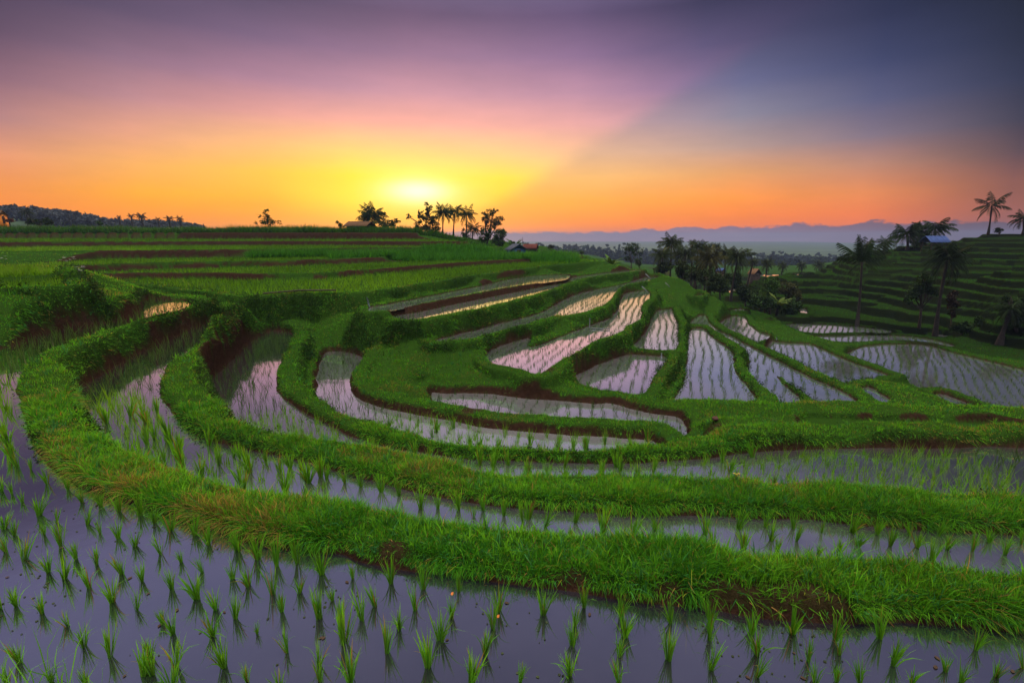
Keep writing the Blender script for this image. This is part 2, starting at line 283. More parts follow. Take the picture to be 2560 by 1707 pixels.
for p, k, d in DS:
    sk = p.z + p.c - p.m * np.maximum(0, d - p.w); Hf[k] = np.maximum(Hf[k], np.where(d < M, sk, -99))
hn = (fbm(X / 0.32, Y / 0.32, 3, 3) - 0.5) * 0.09 * np.clip(R / 6, 0.7, 0.8) + (fbm(X / 2.1, Y / 2.1, 2, 9) - 0.5) * 0.05
Hf += hn.ravel()
SOIL = RIS.ravel() * 0.6; WET = np.zeros(X.size, bool); FIELD = np.zeros(X.size, np.int16)
sn = fbm(X / 0.45, Y / 0.3, 3, 77).ravel()
for p, k, d in DS:
    g = np.maximum(Hf[k] - p.z, 0); rw = 0.08 + 0.19 * g; t = np.clip(d / rw, 0, 1)
    o = d > 0
    S = 1 - (1 - t) ** 2.2
    soil = np.where(o & (g > 0.13) & (d < rw * 1.02 + (0.0042 * R.ravel()[k] if p.soil > 1 else 0)), sstep(-0.12, 0.12, p.soil * 1.05 + (sn[k] - 0.5) * 0.7 - t), 0)
    SOIL[k] = np.maximum(SOIL[k], soil)
    if p.soil > 1: SOIL[k] = np.maximum(SOIL[k], 0.9 * (o & (g > 0.13) & (t < 1)))
    Hf[k] = np.where(o, p.z + (Hf[k] - p.z) * S, p.z - 0.16 * np.clip(-d / 0.35, 0, 1) if p.water else p.z + (hn.ravel()[k]) * 0.4)
    FIELD[k[d < 0]] = PADS.index(p) + 1
    if p.water: WET[k[d < 0.02]] = True
for p, k, d in DS:                                         # every flooded field keeps a lip of earth round it
    if p.water:
        m = (d > 0) & (d < 0.4) & ~WET[k]; kk = k[m]; Hf[kk] = np.maximum(Hf[kk], p.z + 0.05 - np.maximum(0, d[m] - 0.16) * 2.5)
Hh = Hf.reshape(X.shape)
# bare dry patches on the first bank
for cr, x, y, dd, rad in (('7', 1280, 850, 1.75, .16), ('8', 400, 890, 1.75, .17), ('8', 850, 1000, 1.82, .18), ('7', 1400, 900, 1.8, .15), ('8', 620, 900, 1.76, .1), ('7', 180, 235, 2.45, .2), ('3', 1480, 1335, 3.5, .25), ('3', 330, 1005, 3.6, .4), ('7', 850, 40, 3.5, .3), ('7', 400, 700, 1.75, .1), ('8', 1050, 1020, 1.8, .12), ('8', 30, 890, 1.75, .12)):
    v = U(*px(cr, x, y), dd); q = np.hypot(X - v[0], (Y - v[1]) * 1.2).ravel() + (sn - 0.5) * 0.25
    SOIL = np.maximum(SOIL, 0.85 * sstep(rad * 1.2, rad * 0.5, q))
def ground(x, y):
    r = math.hypot(x, y); a = math.atan2(x, y); j = int(np.clip(np.searchsorted(th, a), 0, NTH - 1)); i = int(np.clip(np.searchsorted(rs, r), 0, NR - 1)); return float(Hh[i, j])

# ------------------------------------------------------------------ mesh + material helpers
def mesh(name, V, Fs, mat=None, attrs=None, smooth=False):
    me = bpy.data.meshes.new(name); V = np.asarray(V, np.float32)
    if not isinstance(Fs, list): Fs = [Fs]
    Fs = [np.asarray(f, np.int32) for f in Fs if len(f)]
    loops = np.concatenate([f.ravel() for f in Fs]); tot = np.concatenate([np.full(len(f), f.shape[1], np.int32) for f in Fs])
    me.vertices.add(len(V)); me.vertices.foreach_set('co', V.ravel()); me.loops.add(len(loops)); me.loops.foreach_set('vertex_index', loops)
    me.polygons.add(len(tot)); me.polygons.foreach_set('loop_start', np.concatenate([[0], np.cumsum(tot)[:-1]]).astype(np.int32))
    if smooth: me.polygons.foreach_set('use_smooth', np.ones(len(tot), bool))
    for k, a in (attrs or {}).items():
        if a.ndim == 1: at = me.attributes.new(k, 'FLOAT', 'POINT'); at.data.foreach_set('value', a.astype(np.float32))
        else: at = me.attributes.new(k, 'FLOAT_COLOR', 'POINT'); at.data.foreach_set('color', np.concatenate([a, np.ones((len(a), 1))], 1).astype(np.float32).ravel())
    me.update(calc_edges=True); me.validate()
    if mat: me.materials.append(mat)
    return me
def link(name, me, parent=None, loc=None, rz=0.0, label=None, cat=None, group=None, kind=None):
    o = bpy.data.objects.new(name, me); COL.objects.link(o)
    if parent is not None: o.parent = parent
    if loc is not None: o.location = loc
    if rz: o.rotation_euler = (0, 0, rz)
    if label: o['label'] = label
    if cat: o['category'] = cat
    if group: o['group'] = group
    if kind: o['kind'] = kind
    return o
class NT:
    def __init__(s, name):
        s.m = bpy.data.materials.new(name); s.m.use_nodes = True; s.t = s.m.node_tree; s.t.nodes.clear()
        s.out = s.t.nodes.new('ShaderNodeOutputMaterial')
    def n(s, typ, **k):
        nd = s.t.nodes.new('ShaderNode' + typ)
        for a, v in k.items():
            if a.startswith('i_'):
                key = a[2:]; key = int(key) if key.isdigit() else key.replace('_', ' ')
                if isinstance(v, bpy.types.NodeSocket): s.t.links.new(v, nd.inputs[key])
                else: nd.inputs[key].default_value = v
            else: setattr(nd, a, v)
        return nd
    def mix(s, f, a, b, bt='MIX'):
        nd = s.t.nodes.new('ShaderNodeMix'); nd.data_type = 'RGBA'; nd.blend_type = bt
        for sock, v in ((nd.inputs[0], f), (nd.inputs[6], a), (nd.inputs[7], b)):
            if isinstance(v, bpy.types.NodeSocket): s.t.links.new(v, sock)
            elif isinstance(v, (tuple, list)): sock.default_value = (*v, 1)[:4]
            else: sock.default_value = v
        return nd.outputs[2]
    def math(s, op, a, b=0.0, clamp=False):
        nd = s.t.nodes.new('ShaderNodeMath'); nd.operation = op; nd.use_clamp = clamp
        for i, v in enumerate((a, b)):
            if isinstance(v, bpy.types.NodeSocket): s.t.links.new(v, nd.inputs[i])
            else: nd.inputs[i].default_value = v
        return nd.outputs[0]
    def ramp(s, f, stops):
        nd = s.t.nodes.new('ShaderNodeValToRGB'); s.t.links.new(f, nd.inputs[0]); e = nd.color_ramp.elements
        while len(e) < len(stops): e.new(0.5)
        for q, (p, c) in zip(e, stops): q.position = p; q.color = (*c, 1)
        return nd.outputs[0]
    def done(s, sh): s.t.links.new(sh, s.out.inputs[0]); return s.m
def noise(nt, scale, detail=4, rough=0.6, vec=None):
    nd = nt.n('TexNoise', i_Scale=scale, i_Detail=detail, i_Roughness=rough)
    if vec is not None: nt.t.links.new(vec, nd.inputs[0])
    return nd.outputs[0]
def simple(name, col, rough=0.8, var=0.35, scale=6, spec=0.3, metallic=0.0, bump=0.0, trans=0.0):
    nt = NT(name); g = nt.n('TexCoord').outputs[3]; f = noise(nt, scale, 5, 0.65, g)
    dark = tuple(c * (1 - var) for c in col); lite = tuple(min(1, c * (1 + var)) for c in col)
    c = nt.ramp(f, [(0.3, dark), (0.7, lite)])
    b = nt.n('BsdfPrincipled', i_Base_Color=c, i_Roughness=rough, i_Metallic=metallic); b.inputs['Specular IOR Level'].default_value = spec if rough < .75 else 0.05
    if bump:
        bp = nt.n('Bump', i_Strength=bump, i_Height=f, i_Distance=0.05); nt.t.links.new(bp.outputs[0], b.inputs['Normal'])
    if trans:
        tr = nt.n('BsdfTranslucent', i_Color=c); return nt.done(nt.n('MixShader', i_0=trans, i_1=b.outputs[0], i_2=tr.outputs[0]).outputs[0])
    return nt.done(b.outputs[0])
def leafmat(name, trans=0.4, gain=1.0, rough=0.55, spec=0.25):
    nt = NT(name); a = nt.n('Attribute', attribute_name='tint').outputs[0]
    c = nt.mix(1.0, a, (gain, gain, gain), 'MULTIPLY')
    b = nt.n('BsdfPrincipled', i_Base_Color=c, i_Roughness=rough); b.inputs['Specular IOR Level'].default_value = spec
    c2 = nt.mix(1.0, c, (1.5, 1.35, 0.7), 'MULTIPLY')
    tr = nt.n('BsdfTranslucent', i_Color=c2)
    return nt.done(nt.n('MixShader', i_0=trans, i_1=b.outputs[0], i_2=tr.outputs[0]).outputs[0])
M_GRASS = leafmat('grass_blades', 0.42, 1.08, 0.7, 0.06); M_RICE = leafmat('rice_leaves', 0.45, 1.05, 0.6, 0.12); M_PALM = leafmat('palm_leaves', 0.10, 0.7, 0.75, 0.08); M_LEAF = leafmat('tree_leaves', 0.14, 0.8, 0.85, 0.04)
M_TRUNK = simple('bark', (0.045, 0.035, 0.028), 0.9, 0.4, 9, bump=0.4)
M_PALMTRUNK = simple('palm_bark', (0.032, 0.026, 0.023), 0.9, 0.4, 7, bump=0.4)
# land: reddish soil where the banks are cut, short green sward elsewhere
nt = NT('bank_earth'); pos = nt.n('TexCoord').outputs[3]; veg = nt.n('Attribute', attribute_name='veg').outputs['Fac']
f1 = noise(nt, 9, 6, 0.7, pos); f2 = noise(nt, 1.3, 4, 0.6, pos); f3 = noise(nt, 45, 4, 0.7, pos)
soil = nt.ramp(f1, [(0.25, (0.008, 0.004, 0.003)), (0.5, (0.022, 0.011, 0.007)), (0.75, (0.055, 0.03, 0.019))])
soil = nt.mix(0.35, soil, nt.ramp(f3, [(0.3, (0.008, 0.004, 0.003)), (0.7, (0.055, 0.028, 0.017))]))
gr = nt.ramp(f3, [(0.25, (0.005, 0.014, 0.002)), (0.5, (0.014, 0.042, 0.005)), (0.8, (0.036, 0.085, 0.01))])
gr = nt.mix(nt.math('MULTIPLY', f2, 0.5), gr, (0.026, 0.05, 0.006))
c = nt.mix(veg, soil, gr)
hill_shade = nt.n('Attribute', attribute_name='scrub').outputs['Fac']; c = nt.mix(hill_shade, c, nt.mix(f2, (.002, .0035, .0012), (.006, .009, .003)))  # right hill's shade painted in as near black ground
b = nt.n('BsdfPrincipled', i_Base_Color=c, i_Roughness=0.95); b.inputs['Specular IOR Level'].default_value = 0.0
bp = nt.n('Bump', i_Strength=0.7, i_Height=nt.math('ADD', f3, f1), i_Distance=0.04); nt.t.links.new(bp.outputs[0], b.inputs['Normal'])
M_LAND = nt.done(b.outputs[0])
# still muddy water
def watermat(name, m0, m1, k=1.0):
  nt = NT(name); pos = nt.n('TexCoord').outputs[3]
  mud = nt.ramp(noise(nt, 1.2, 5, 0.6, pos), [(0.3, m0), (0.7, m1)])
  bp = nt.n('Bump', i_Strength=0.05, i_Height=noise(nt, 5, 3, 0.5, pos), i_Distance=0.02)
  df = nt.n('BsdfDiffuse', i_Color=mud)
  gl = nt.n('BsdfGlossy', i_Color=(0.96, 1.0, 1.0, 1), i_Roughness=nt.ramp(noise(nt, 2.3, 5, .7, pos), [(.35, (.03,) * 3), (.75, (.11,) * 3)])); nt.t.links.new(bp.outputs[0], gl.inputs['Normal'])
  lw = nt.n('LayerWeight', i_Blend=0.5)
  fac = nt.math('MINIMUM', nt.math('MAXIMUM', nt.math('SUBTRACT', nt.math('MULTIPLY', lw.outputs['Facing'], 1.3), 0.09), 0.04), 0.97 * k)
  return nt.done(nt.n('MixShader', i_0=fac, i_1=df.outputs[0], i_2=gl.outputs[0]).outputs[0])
M_WATER = watermat('muddy_water', (.008, .007, .011), (.018, .016, .022)); M_MID = watermat('lifted_water', (.03, .03, .032), (.06, .06, .062), .97); M_PALE = watermat('pale_water', (.05, .05, .05), (.085, .085, .085), .96); M_SKYLIT = watermat('skylit_water', (.19, .195, .20), (.29, .295, .30), .92)  # farther paddies get paler bodies, brighter sky reflection put into the colour
# ------------------------------------------------------------------ land object
V = np.stack([X.ravel(), Y.ravel(), Hh.ravel()], 1)
ii = np.arange(NR * NTH).reshape(NR, NTH)
Q = np.stack([ii[:-1, :-1], ii[:-1, 1:], ii[1:, 1:], ii[1:, :-1]], -1).reshape(-1, 4)[:, ::-1]
vg = np.clip(1 - SOIL, 0, 1); vg[WET] = 0
link('terrain', mesh('terrain', V, Q, M_LAND, {'veg': vg, 'scrub': (np.where(az > 20, stepm, 0) * np.where(RIS > 0.5, .97, .6)).ravel()}, smooth=False), kind='structure', label='terraced rice land of grassy banks stepping down into the valley', cat='terrain')  # the second attribute carries the right hill's painted shade, deepest on risers
g0 = -27.5
gx = np.array([-1500, 1500, 1500, -1500.]); gy = np.array([-150, -150, 2600, 2600.])
link('ground', mesh('ground', np.stack([gx, gy, np.full(4, g0)], 1), np.array([[0, 1, 2, 3]]), simple('far_fields', (0.035, 0.06, 0.02), 0.95, 0.5, 0.02)), kind='structure', label='dark plain stretching to the horizon below the terraces', cat='ground')
# water sheets
for p in PADS:
    if not p.water: continue
    P = simp(p.poly, 0.04); n = len(P)
    area = 0.5 * np.sum(P[:, 0] * np.roll(P[:, 1], -1) - np.roll(P[:, 0], -1) * P[:, 1])
    if area < 0: P = P[::-1]
    tg = np.roll(P, -1, 0) - np.roll(P, 1, 0); tg /= np.linalg.norm(tg, axis=1)[:, None] + 1e-9
    O = P + np.stack([tg[:, 1], -tg[:, 0]], 1) * 0.06
    link('paddy_water', mesh('paddy_water', np.column_stack([O, np.full(n, p.z)]), np.arange(n)[None], {'P0': M_WATER, 'P1': M_MID, 'P2': M_PALE}.get(p.name, M_SKYLIT)), kind='structure', label='still flooded paddy water reflecting the dusk sky', cat='water')

# ------------------------------------------------------------------ blades
def norm(v): return v / (np.linalg.norm(v, axis=1)[:, None] + 1e-9)
def blades(P, Ldir, L, W, tint, two=True, bend=0.35, nor=None):
    """thin leaves from P along Ldir, length L, width W, drooping by bend"""
    N = len(P); a = RNG.uniform(0, 2 * PI, N); side = np.stack([np.cos(a), np.sin(a), np.zeros(N)], 1) 
    if nor is not None: side = norm(np.cross(nor, Ldir) + side * 0.35)
    side = side * (W / 2)[:, None]
    h = Ldir.copy(); h[:, 2] = 0; h += RNG.normal(0, 0.12, (N, 3)) * np.array([1, 1, 0])
    mid = P + Ldir * (L * 0.55)[:, None]; tip = P + Ldir * L[:, None] + h * (L * bend)[:, None] - np.array([0, 0, 1.]) * (L * bend * 0.35)[:, None]
    if two:
        V = np.stack([P - side, P + side, mid - side * 0.85, mid + side * 0.85, tip], 1).reshape(-1, 3); b = np.arange(N)[:, None] * 5
        Fq = b + np.array([[0, 1, 3, 2]]); Ft = b + np.array([[2, 3, 4]]); k = 5
        tt = np.repeat(tint, 5, 0)
        return V, [Fq, Ft], tt
    V = np.stack([P - side, P + side, tip], 1).reshape(-1, 3); b = np.arange(N)[:, None] * 3
    return V, [b + np.array([[0, 1, 2]])], np.repeat(tint, 3, 0)
# surface normals, visible cells
dzr = np.gradient(Hh, rs, axis=0); dzt = np.gradient(Hh, th, axis=1) / R
nrm = np.stack([-(dzr * np.sin(th)[None] + dzt * np.cos(th)[None]), -(dzr * np.cos(th)[None] - dzt * np.sin(th)[None]), np.ones_like(Hh)], -1); nrm /= np.linalg.norm(nrm, axis=-1)[..., None]
el = np.arctan2(Hh - EYE, R); cm = np.maximum.accumulate(el, 0); vis = el + 0.16 / R >= cm
dr = np.gradient(rs)[:, None]; area = R * (th[1] - th[0]) * dr / nrm[..., 2]
inview = (np.abs(th)[None] < math.radians(65)) & (R > 1.2) & (R < 75)
isf = FIELD.reshape(X.shape) > 0
dry = np.array([(not p.water) for p in PADS] + [False]); fieldcrop = isf & dry[FIELD.reshape(X.shape) - 1]
wgt = area * np.where(vis, 1, 0.12) * inview * (~WET.reshape(X.shape)) * (~fieldcrop) * np.clip(1.15 - SOIL.reshape(X.shape) * 1.25, 0.02, 1) * np.clip(0.45 + nrm[..., 2] * 0.7, 0.5, 1)
wet2 = np.zeros_like(Hh, bool)
def scatter(n, r0, r1, pw, ex=1.0):
    w = (wgt * ex * ((R >= r0) & (R < r1)) / R ** pw).ravel(); c = np.cumsum(w); k = np.searchsorted(c, RNG.uniform(0, c[-1], n)); k = np.minimum(k, X.size - 1)
    jr = RNG.uniform(-0.5, 0.5, n) * 0.005 * R.ravel()[k]; jt = RNG.uniform(-0.5, 0.5, n) * (th[1] - th[0]) * R.ravel()[k]
    x = X.ravel()[k]; y = Y.ravel()[k]; rr = R.ravel()[k]
    kr = k // NTH; jr = RNG.uniform(-0.5, 0.5, n) * dr.ravel()[kr]; zz = Hh.ravel()[k] + jr * dzr.ravel()[k] + jt * dzt.ravel()[k]
    P = np.stack([x + jr * x / rr + jt * y / rr, y + jr * y / rr - jt * x / rr, zz - 0.008], 1)
    return P, nrm.reshape(-1, 3)[k], rr, SOIL[k]
def grass_tint(P, n, base=1.0):
    t = fbm(P[:, 0] / 0.5, P[:, 1] / 0.5, 2, 61)[:, None]; u = RNG.uniform(0, 1, (n, 1)); big = fbm(P[:, 0] / 3, P[:, 1] / 3, 2, 71)[:, None]
    c = np.array([0.022, 0.105, 0.007]) * (1 - t) + np.array([0.060, 0.165, 0.008]) * t
    c = np.where(u < 0.14, np.array([0.016, 0.085, 0.026]), c); c = np.where(u > 0.92, np.array([0.12, 0.13, 0.015]), c); c = np.where(u > 0.965, np.array([0.15, 0.085, 0.035]), c)
    dryp = sstep(.60, .74, fbm(P[:, 0] / 0.9, P[:, 1] / 0.9, 3, 91))[:, None]; c = np.where(RNG.uniform(0, 1, (n, 1)) < dryp * .45, np.array([.13, .085, .03]), c)
    return c * (0.4 + 1.1 * RNG.uniform(0, 1, (n, 1)) ** 1.3) * (0.65 + 0.7 * big) * base * np.array([1.62, 1.62, 1.15])
def grass_zone(n, r0, r1, pw, two, l0, wmin, wr):
    P, N, rr, so = scatter(n, r0, r1, pw)
    tuft = fbm(P[:, 0] / 0.33, P[:, 1] / 0.33, 2, 51); flat = np.clip(N[:, 2], 0, 1)
    L = l0 * (0.2 + 1.5 * tuft ** 1.4) * RNG.uniform(0.5, 1.35, n) * np.where(flat > 0.75, 1.0, 0.8)
    L = np.where(RNG.uniform(0, 1, n) > 0.985, L * 1.9, L)
    st = 1 - sstep(0.55, 0.85, flat)[:, None]
    D = norm(N * (0.55 - 0.2 * st) + np.array([0, 0, 1.]) * (0.75 - 1.15 * st) + RNG.normal(0, 1, (n, 3)) * (0.4 - 0.2 * st))
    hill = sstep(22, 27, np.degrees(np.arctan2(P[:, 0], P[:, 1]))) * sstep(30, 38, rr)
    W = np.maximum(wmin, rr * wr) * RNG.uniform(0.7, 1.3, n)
    return blades(P, D, L, W, grass_tint(P, n) * (1 - hill * np.where(so > .4, .95, .55))[:, None] * (1 - hill[:, None] * np.array([.45, 0, .3])), two, 0.45, N)  # right hill blades darkened to match, shade put into their tint
def joinparts(parts):
    Vs, Fs, Ts, o = [], {}, [], 0
    for V, FF, t in parts:
        for f in FF: Fs.setdefault(f.shape[1], []).append(f + o)
        Vs.append(V); Ts.append(t); o += len(V)
    return np.concatenate(Vs), [np.concatenate(v) for v in Fs.values()], np.concatenate(Ts)
def tufts(n, r0, r1, nb, lo, hi):
    P, N, rr, so = scatter(n, r0, r1, 1.6); k = np.repeat(np.arange(n), nb); m = n * nb; ln = RNG.uniform(lo, hi, n)
    Pk = P[k] + RNG.normal(0, .012, (m, 3)) * np.array([1, 1, 0]); D = norm(N[k] * .25 + np.array([0, 0, 1.]) + RNG.normal(0, .33, (m, 3))); c = np.where(RNG.uniform(0, 1, (n, 1)) < .7, np.array([.055, .175, .008]), np.array([.026, .105, .028]))
    return blades(Pk, D, ln[k] * RNG.uniform(.55, 1.1, m), np.maximum(.0055, rr[k] * .0009), c[k] * 1.3 * RNG.uniform(.6, 1.4, (m, 1)), True, .5)
def corner():
    n = 8; k = np.repeat(np.arange(n), 8); xy = np.array([U(RNG.uniform(-40, 260), RNG.uniform(1700, 1790), 2.0) for _ in range(n)]); m = len(k); P = np.column_stack([xy[k], np.full(m, -.02)]) + RNG.normal(0, .02, (m, 3)) * np.array([1, 1, 0])
    return blades(P, norm(np.array([0, 0, 1.]) + RNG.normal(0, .35, (m, 3))), RNG.uniform(.16, .36, m), np.full(m, .005), np.array([.07, .21, .012]) * RNG.uniform(.6, 1.4, (m, 1)), True, .5)
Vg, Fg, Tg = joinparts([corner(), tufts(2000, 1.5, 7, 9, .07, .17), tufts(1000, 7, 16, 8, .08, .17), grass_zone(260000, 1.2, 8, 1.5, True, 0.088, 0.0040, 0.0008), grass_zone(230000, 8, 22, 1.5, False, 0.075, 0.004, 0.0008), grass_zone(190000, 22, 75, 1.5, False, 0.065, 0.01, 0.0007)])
link('grass', mesh('grass', Vg, Fg, M_GRASS, {'tint': Tg}), kind='stuff', label='short uneven green grass covering the paddy banks', cat='grass')

# broad leaved weeds and creepers hanging on the bank faces, tinted darker to add their shade
ug = [];  steep = np.where(nrm[..., 2] < 0.76, 1.0, 0.03) * (0.5 + sstep(.42, .62, fbm(X / 1.1, Y / 1.1, 3, 123)) * 2)
for n, r0, r1, sz, nl in ((400, 1.6, 6, .008, 8), (6500, 6, 14, .014, 8), (15000, 14, 36, .024, 7)):
    P, N, rr, so = scatter(n, r0, r1, 1.5, steep); k = np.repeat(np.arange(n), nl); m = n * nl; off_ = RNG.normal(0, 1, (m, 3)) * (sz * 2.4); Pk = P[k] + N[k] * (sz * .8) + off_
    u_ = norm(RNG.normal(0, 1, (m, 3)) + np.array([0, 0, -.3])); w_ = norm(np.cross(u_, N[k] + RNG.normal(0, .5, (m, 3)))); q_ = sz * RNG.uniform(.6, 1.5, (m, 1)); base_c = np.array([.010, .038, .006]) * RNG.uniform(.5, 1.5, (n, 1)) + np.array([.012, .004, 0]) * RNG.uniform(0, 1, (n, 1))
    Vv = np.stack([Pk - u_ * q_, Pk + w_ * q_ * .5, Pk + u_ * q_, Pk - w_ * q_ * .5], 1).reshape(-1, 3); ug.append((Vv, [np.arange(len(Vv)).reshape(-1, 4)], np.repeat(base_c[k] * RNG.uniform(.7, 1.3, (m, 1)), 4, 0)))
Vu, Fu, Tu = joinparts(ug)
link('undergrowth', mesh('undergrowth', Vu, Fu, M_LEAF, {'tint': Tu}), kind='stuff', label='dark leafy weeds and creepers, deepened as shade, clinging to the bank faces', cat='weeds')
# ------------------------------------------------------------------ rice
def rice_variant(seed):
    r = np.random.default_rng(seed); nb = int(r.integers(20, 32)); Vs, Fs, Ts = [], [], []; o = 0
    for k in range(nb):
        a = r.uniform(0, 2 * PI); ln = r.uniform(0.6, 1.05); sp = r.uniform(0.02, 0.42) ** 1.4; curve = r.uniform(0.05, 0.4) if r.uniform() < .85 else r.uniform(.8, 1.5); w = r.uniform(0.012, 0.021)
        b0 = np.array([math.cos(a), math.sin(a), 0]) * r.uniform(0, 0.05); tw = r.uniform(0, PI); sd = np.array([math.cos(tw), math.sin(tw), 0])
        col = np.array([0.055, 0.20, 0.007]) * r.uniform(0.6, 1.35) + np.array([0.03, 0.015, 0]) * r.uniform(0, 1)
        if r.uniform() < 0.07: col = np.array([0.15, 0.11, 0.02])
        for i in range(5):
            t = i / 4; out = sp * t * ln + curve * t * t * t * 0.25; z = -0.12 + t * (ln + 0.12) * (1 - 0.25 * curve * t * t)
            pt = b0 + np.array([math.cos(a) * out, math.sin(a) * out, z]); ww = w * (1 - t ** 2.2) * (0.75 + 0.5 * t) + 0.001
            Vs += [pt - sd * ww, pt + sd * ww]; cc = col * (0.8 + 0.35 * t); Ts += [cc, cc]
            if i: Fs.append([o + 2 * i - 2, o + 2 * i - 1, o + 2 * i + 1, o + 2 * i])
        o += 10
    return np.array(Vs), np.array(Fs), np.array(Ts)
RV = [rice_variant(s) for s in range(18)]
RM = [mesh('rice_plant', v, f, M_RICE, {'tint': t}) for v, f, t in RV]
P0L = [('6', q) for q in [(78, 1195, 130), (205, 1230, 120), (325, 1290, 110), (410, 1390, 130), (535, 1440, 150), (95, 1470, 140), (250, 1565, 100), (700, 1530, 150), (730, 1440, 120), (840, 1330, 120), (855, 1490, 140), (1090, 1490, 150), (1035, 1340, 120), (1050, 1210, 130), (1145, 1255, 120), (960, 1160, 130), (1210, 1095, 110), (1130, 1060, 120), (1250, 965, 130), (1345, 1000, 140), (1325, 1135, 150), (1370, 1220, 110), (1445, 990, 120), (1455, 1130, 110), (1560, 1035, 140), (1545, 1255, 140), (1650, 1290, 120), (1395, 1420, 110), (1550, 1480, 110), (1250, 1330, 60), (1200, 1560, 100), (1360, 1600, 90), (835, 1110, 110), (840, 1610, 130), (545, 1175, 130), (435, 1105, 130), (315, 1060, 140), (235, 1030, 120), (120, 970, 130), (370, 965, 110), (295, 900, 120), (590, 1040, 110), (665, 1215, 110), (690, 1075, 100), (790, 1280, 80), (780, 940, 100), (880, 980, 80), (945, 850, 110), (1015, 895, 110), (985, 1030, 90), (1155, 925, 120), (655, 905, 90), (575, 865, 100), (485, 840, 90), (425, 800, 90), (470, 995, 100), (830, 830, 120), (750, 790, 100), (680, 750, 100), (580, 735, 100), (490, 710, 100), (400, 690, 90), (330, 630, 80), (230, 600, 90), (150, 530, 70), (190, 755, 110), (275, 790, 90), (215, 850, 80), (70, 850, 90), (20, 820, 90), (30, 930, 100), (110, 690, 80), (60, 650, 80), (10, 640, 80), (85, 520, 100), (60, 480, 100), (40, 410, 120), (20, 360, 110), (5, 1215, 120), (740, 1530, 130), (420, 1590, 110), (40, 1575, 100)]]
P0L += [('7', q) for q in [(10, 965, 130), (395, 1015, 150), (180, 990, 100), (570, 1050, 130), (305, 1140, 120), (235, 1220, 150), (70, 1110, 80), (530, 1165, 130), (440, 1270, 120), (730, 1210, 110), (990, 1175, 150), (960, 1270, 140), (135, 1350, 170), (370, 1400, 160), (665, 1330, 150), (600, 1480, 170), (915, 1410, 140), (170, 1560, 190), (5, 1210, 130), (1240, 1185, 150), (1465, 1150, 150), (1415, 1250, 110), (1400, 1360, 130), (1665, 1200, 140), (1690, 1310, 140), (1660, 1420, 120), (1385, 1530, 120), (840, 1568, 160), (1655, 1565, 120), (1110, 1565, 100), (770, 1060, 100), (0, 1560, 120)]]
P0L += [('8', q) for q in [(40, 1215, 150), (25, 1430, 200), (275, 1210, 170), (270, 1310, 150), (280, 1490, 170), (520, 1270, 160), (560, 1400, 180), (555, 1530, 160), (765, 1270, 170), (1020, 1310, 180), (1050, 1400, 150), (1290, 1300, 210), (1365, 1460, 170), (860, 1440, 140), (900, 1560, 180), (1170, 1568, 150), (1860, 1370, 140), (1980, 1530, 150), (1770, 1568, 140), (1680, 1500, 100), (1030, 1560, 110), (2140, 1480, 130), (1480, 1568, 110)]]
P1L = [('7', q) for q in [(35, 440, 90), (140, 460, 90), (225, 480, 90), (340, 510, 110), (440, 530, 100), (560, 600, 120), (655, 600, 120), (770, 610, 130), (905, 610, 100), (850, 650, 90), (1020, 640, 110), (1125, 680, 120), (1155, 660, 120), (1250, 700, 130), (1415, 680, 110), (1570, 740, 160), (1730, 760, 140), (1860, 720, 120), (1885, 800, 110), (1390, 770, 100)]]
P1L += [('8', q) for q in [(250, 680, 160), (290, 760, 130), (445, 650, 150), (475, 770, 150), (605, 640, 120), (640, 720, 130), (675, 790, 110), (770, 650, 130), (790, 720, 120), (940, 670, 80), (1120, 670, 140), (1155, 750, 110), (1270, 680, 130), (1350, 750, 130), (1470, 690, 110), (1510, 760, 110), (1640, 690, 130), (1685, 770, 120), (1595, 840, 150), (1840, 780, 130), (1940, 730, 110), (2030, 800, 120), (2130, 740, 110), (1040, 800, 130), (920, 800, 90), (860, 820, 90)]]
P1L += [('6', q) for q in [(1065, 510, 100), (1195, 500, 90), (1290, 490, 70), (1410, 530, 100), (1460, 540, 80), (1495, 590, 120), (1590, 570, 80), (1135, 470, 70)]]
cand = []                                                  # x, y, z, height, paddy
for L, p in ((P0L, P0), (P1L, P1)):
    for cr, (x, y, h) in L:
        v = U(*px(cr, x, y), p.d); hp = h / CR[cr][2]; r = ray(*px(cr, x, y)); t = p.d / -r[2]
        el_ = math.atan2(p.d, math.hypot(*v)); cand.append((v[0], v[1], p.z, float(np.clip(hp * t / F / math.cos(el_) * 1.0, 0.09, 0.34)), p))
def grid(p, a, b, ang, wob=0.05, jit=0.026, keep=1.0, inset=0.1):
    c0 = p.poly.mean(0); R0 = np.max(np.hypot(*(p.poly - c0).T)) + 0.5
    s, t = np.meshgrid(np.arange(-R0, R0, a), np.arange(-R0, R0, b)); s = s.ravel(); t = t.ravel()
    s = s + wob * np.sin(t * 1.1 + s * 0.35) + wob * 1.2 * np.sin(t * 0.37 + s * 0.2 + 1) + RNG.normal(0, jit, s.size); t = t + RNG.normal(0, jit * 1.5, t.size)
    ca, sa = math.cos(ang), math.sin(ang); x = c0[0] + s * ca + t * sa; y = c0[1] - s * sa + t * ca
    k = (sdist(x, y, simp(p.poly, 0.06)) < -inset) & (RNG.uniform(0, 1, x.size) < keep); return x[k], y[k]
DIR = {'P1': 0.5, 'P2': 0.12, 'P3': 0.15, 'P4': 0.12, 'V0': 0.29, 'V0b': 0.29, 'V1': 0.37, 'V2': 0.5, 'V3': 0.51, 'V4a': 0.5, 'V4t': 0.4, 'V4b': 0.52, 'V5': 0.65, 'V6': 0.6, 'V6b': 0.6, 'H1': 0.33, 'H2': 0.36, 'H3': 0.5, 'H4': 0.6}
picked = np.array([(q[0], q[1]) for q in cand])
rest = []
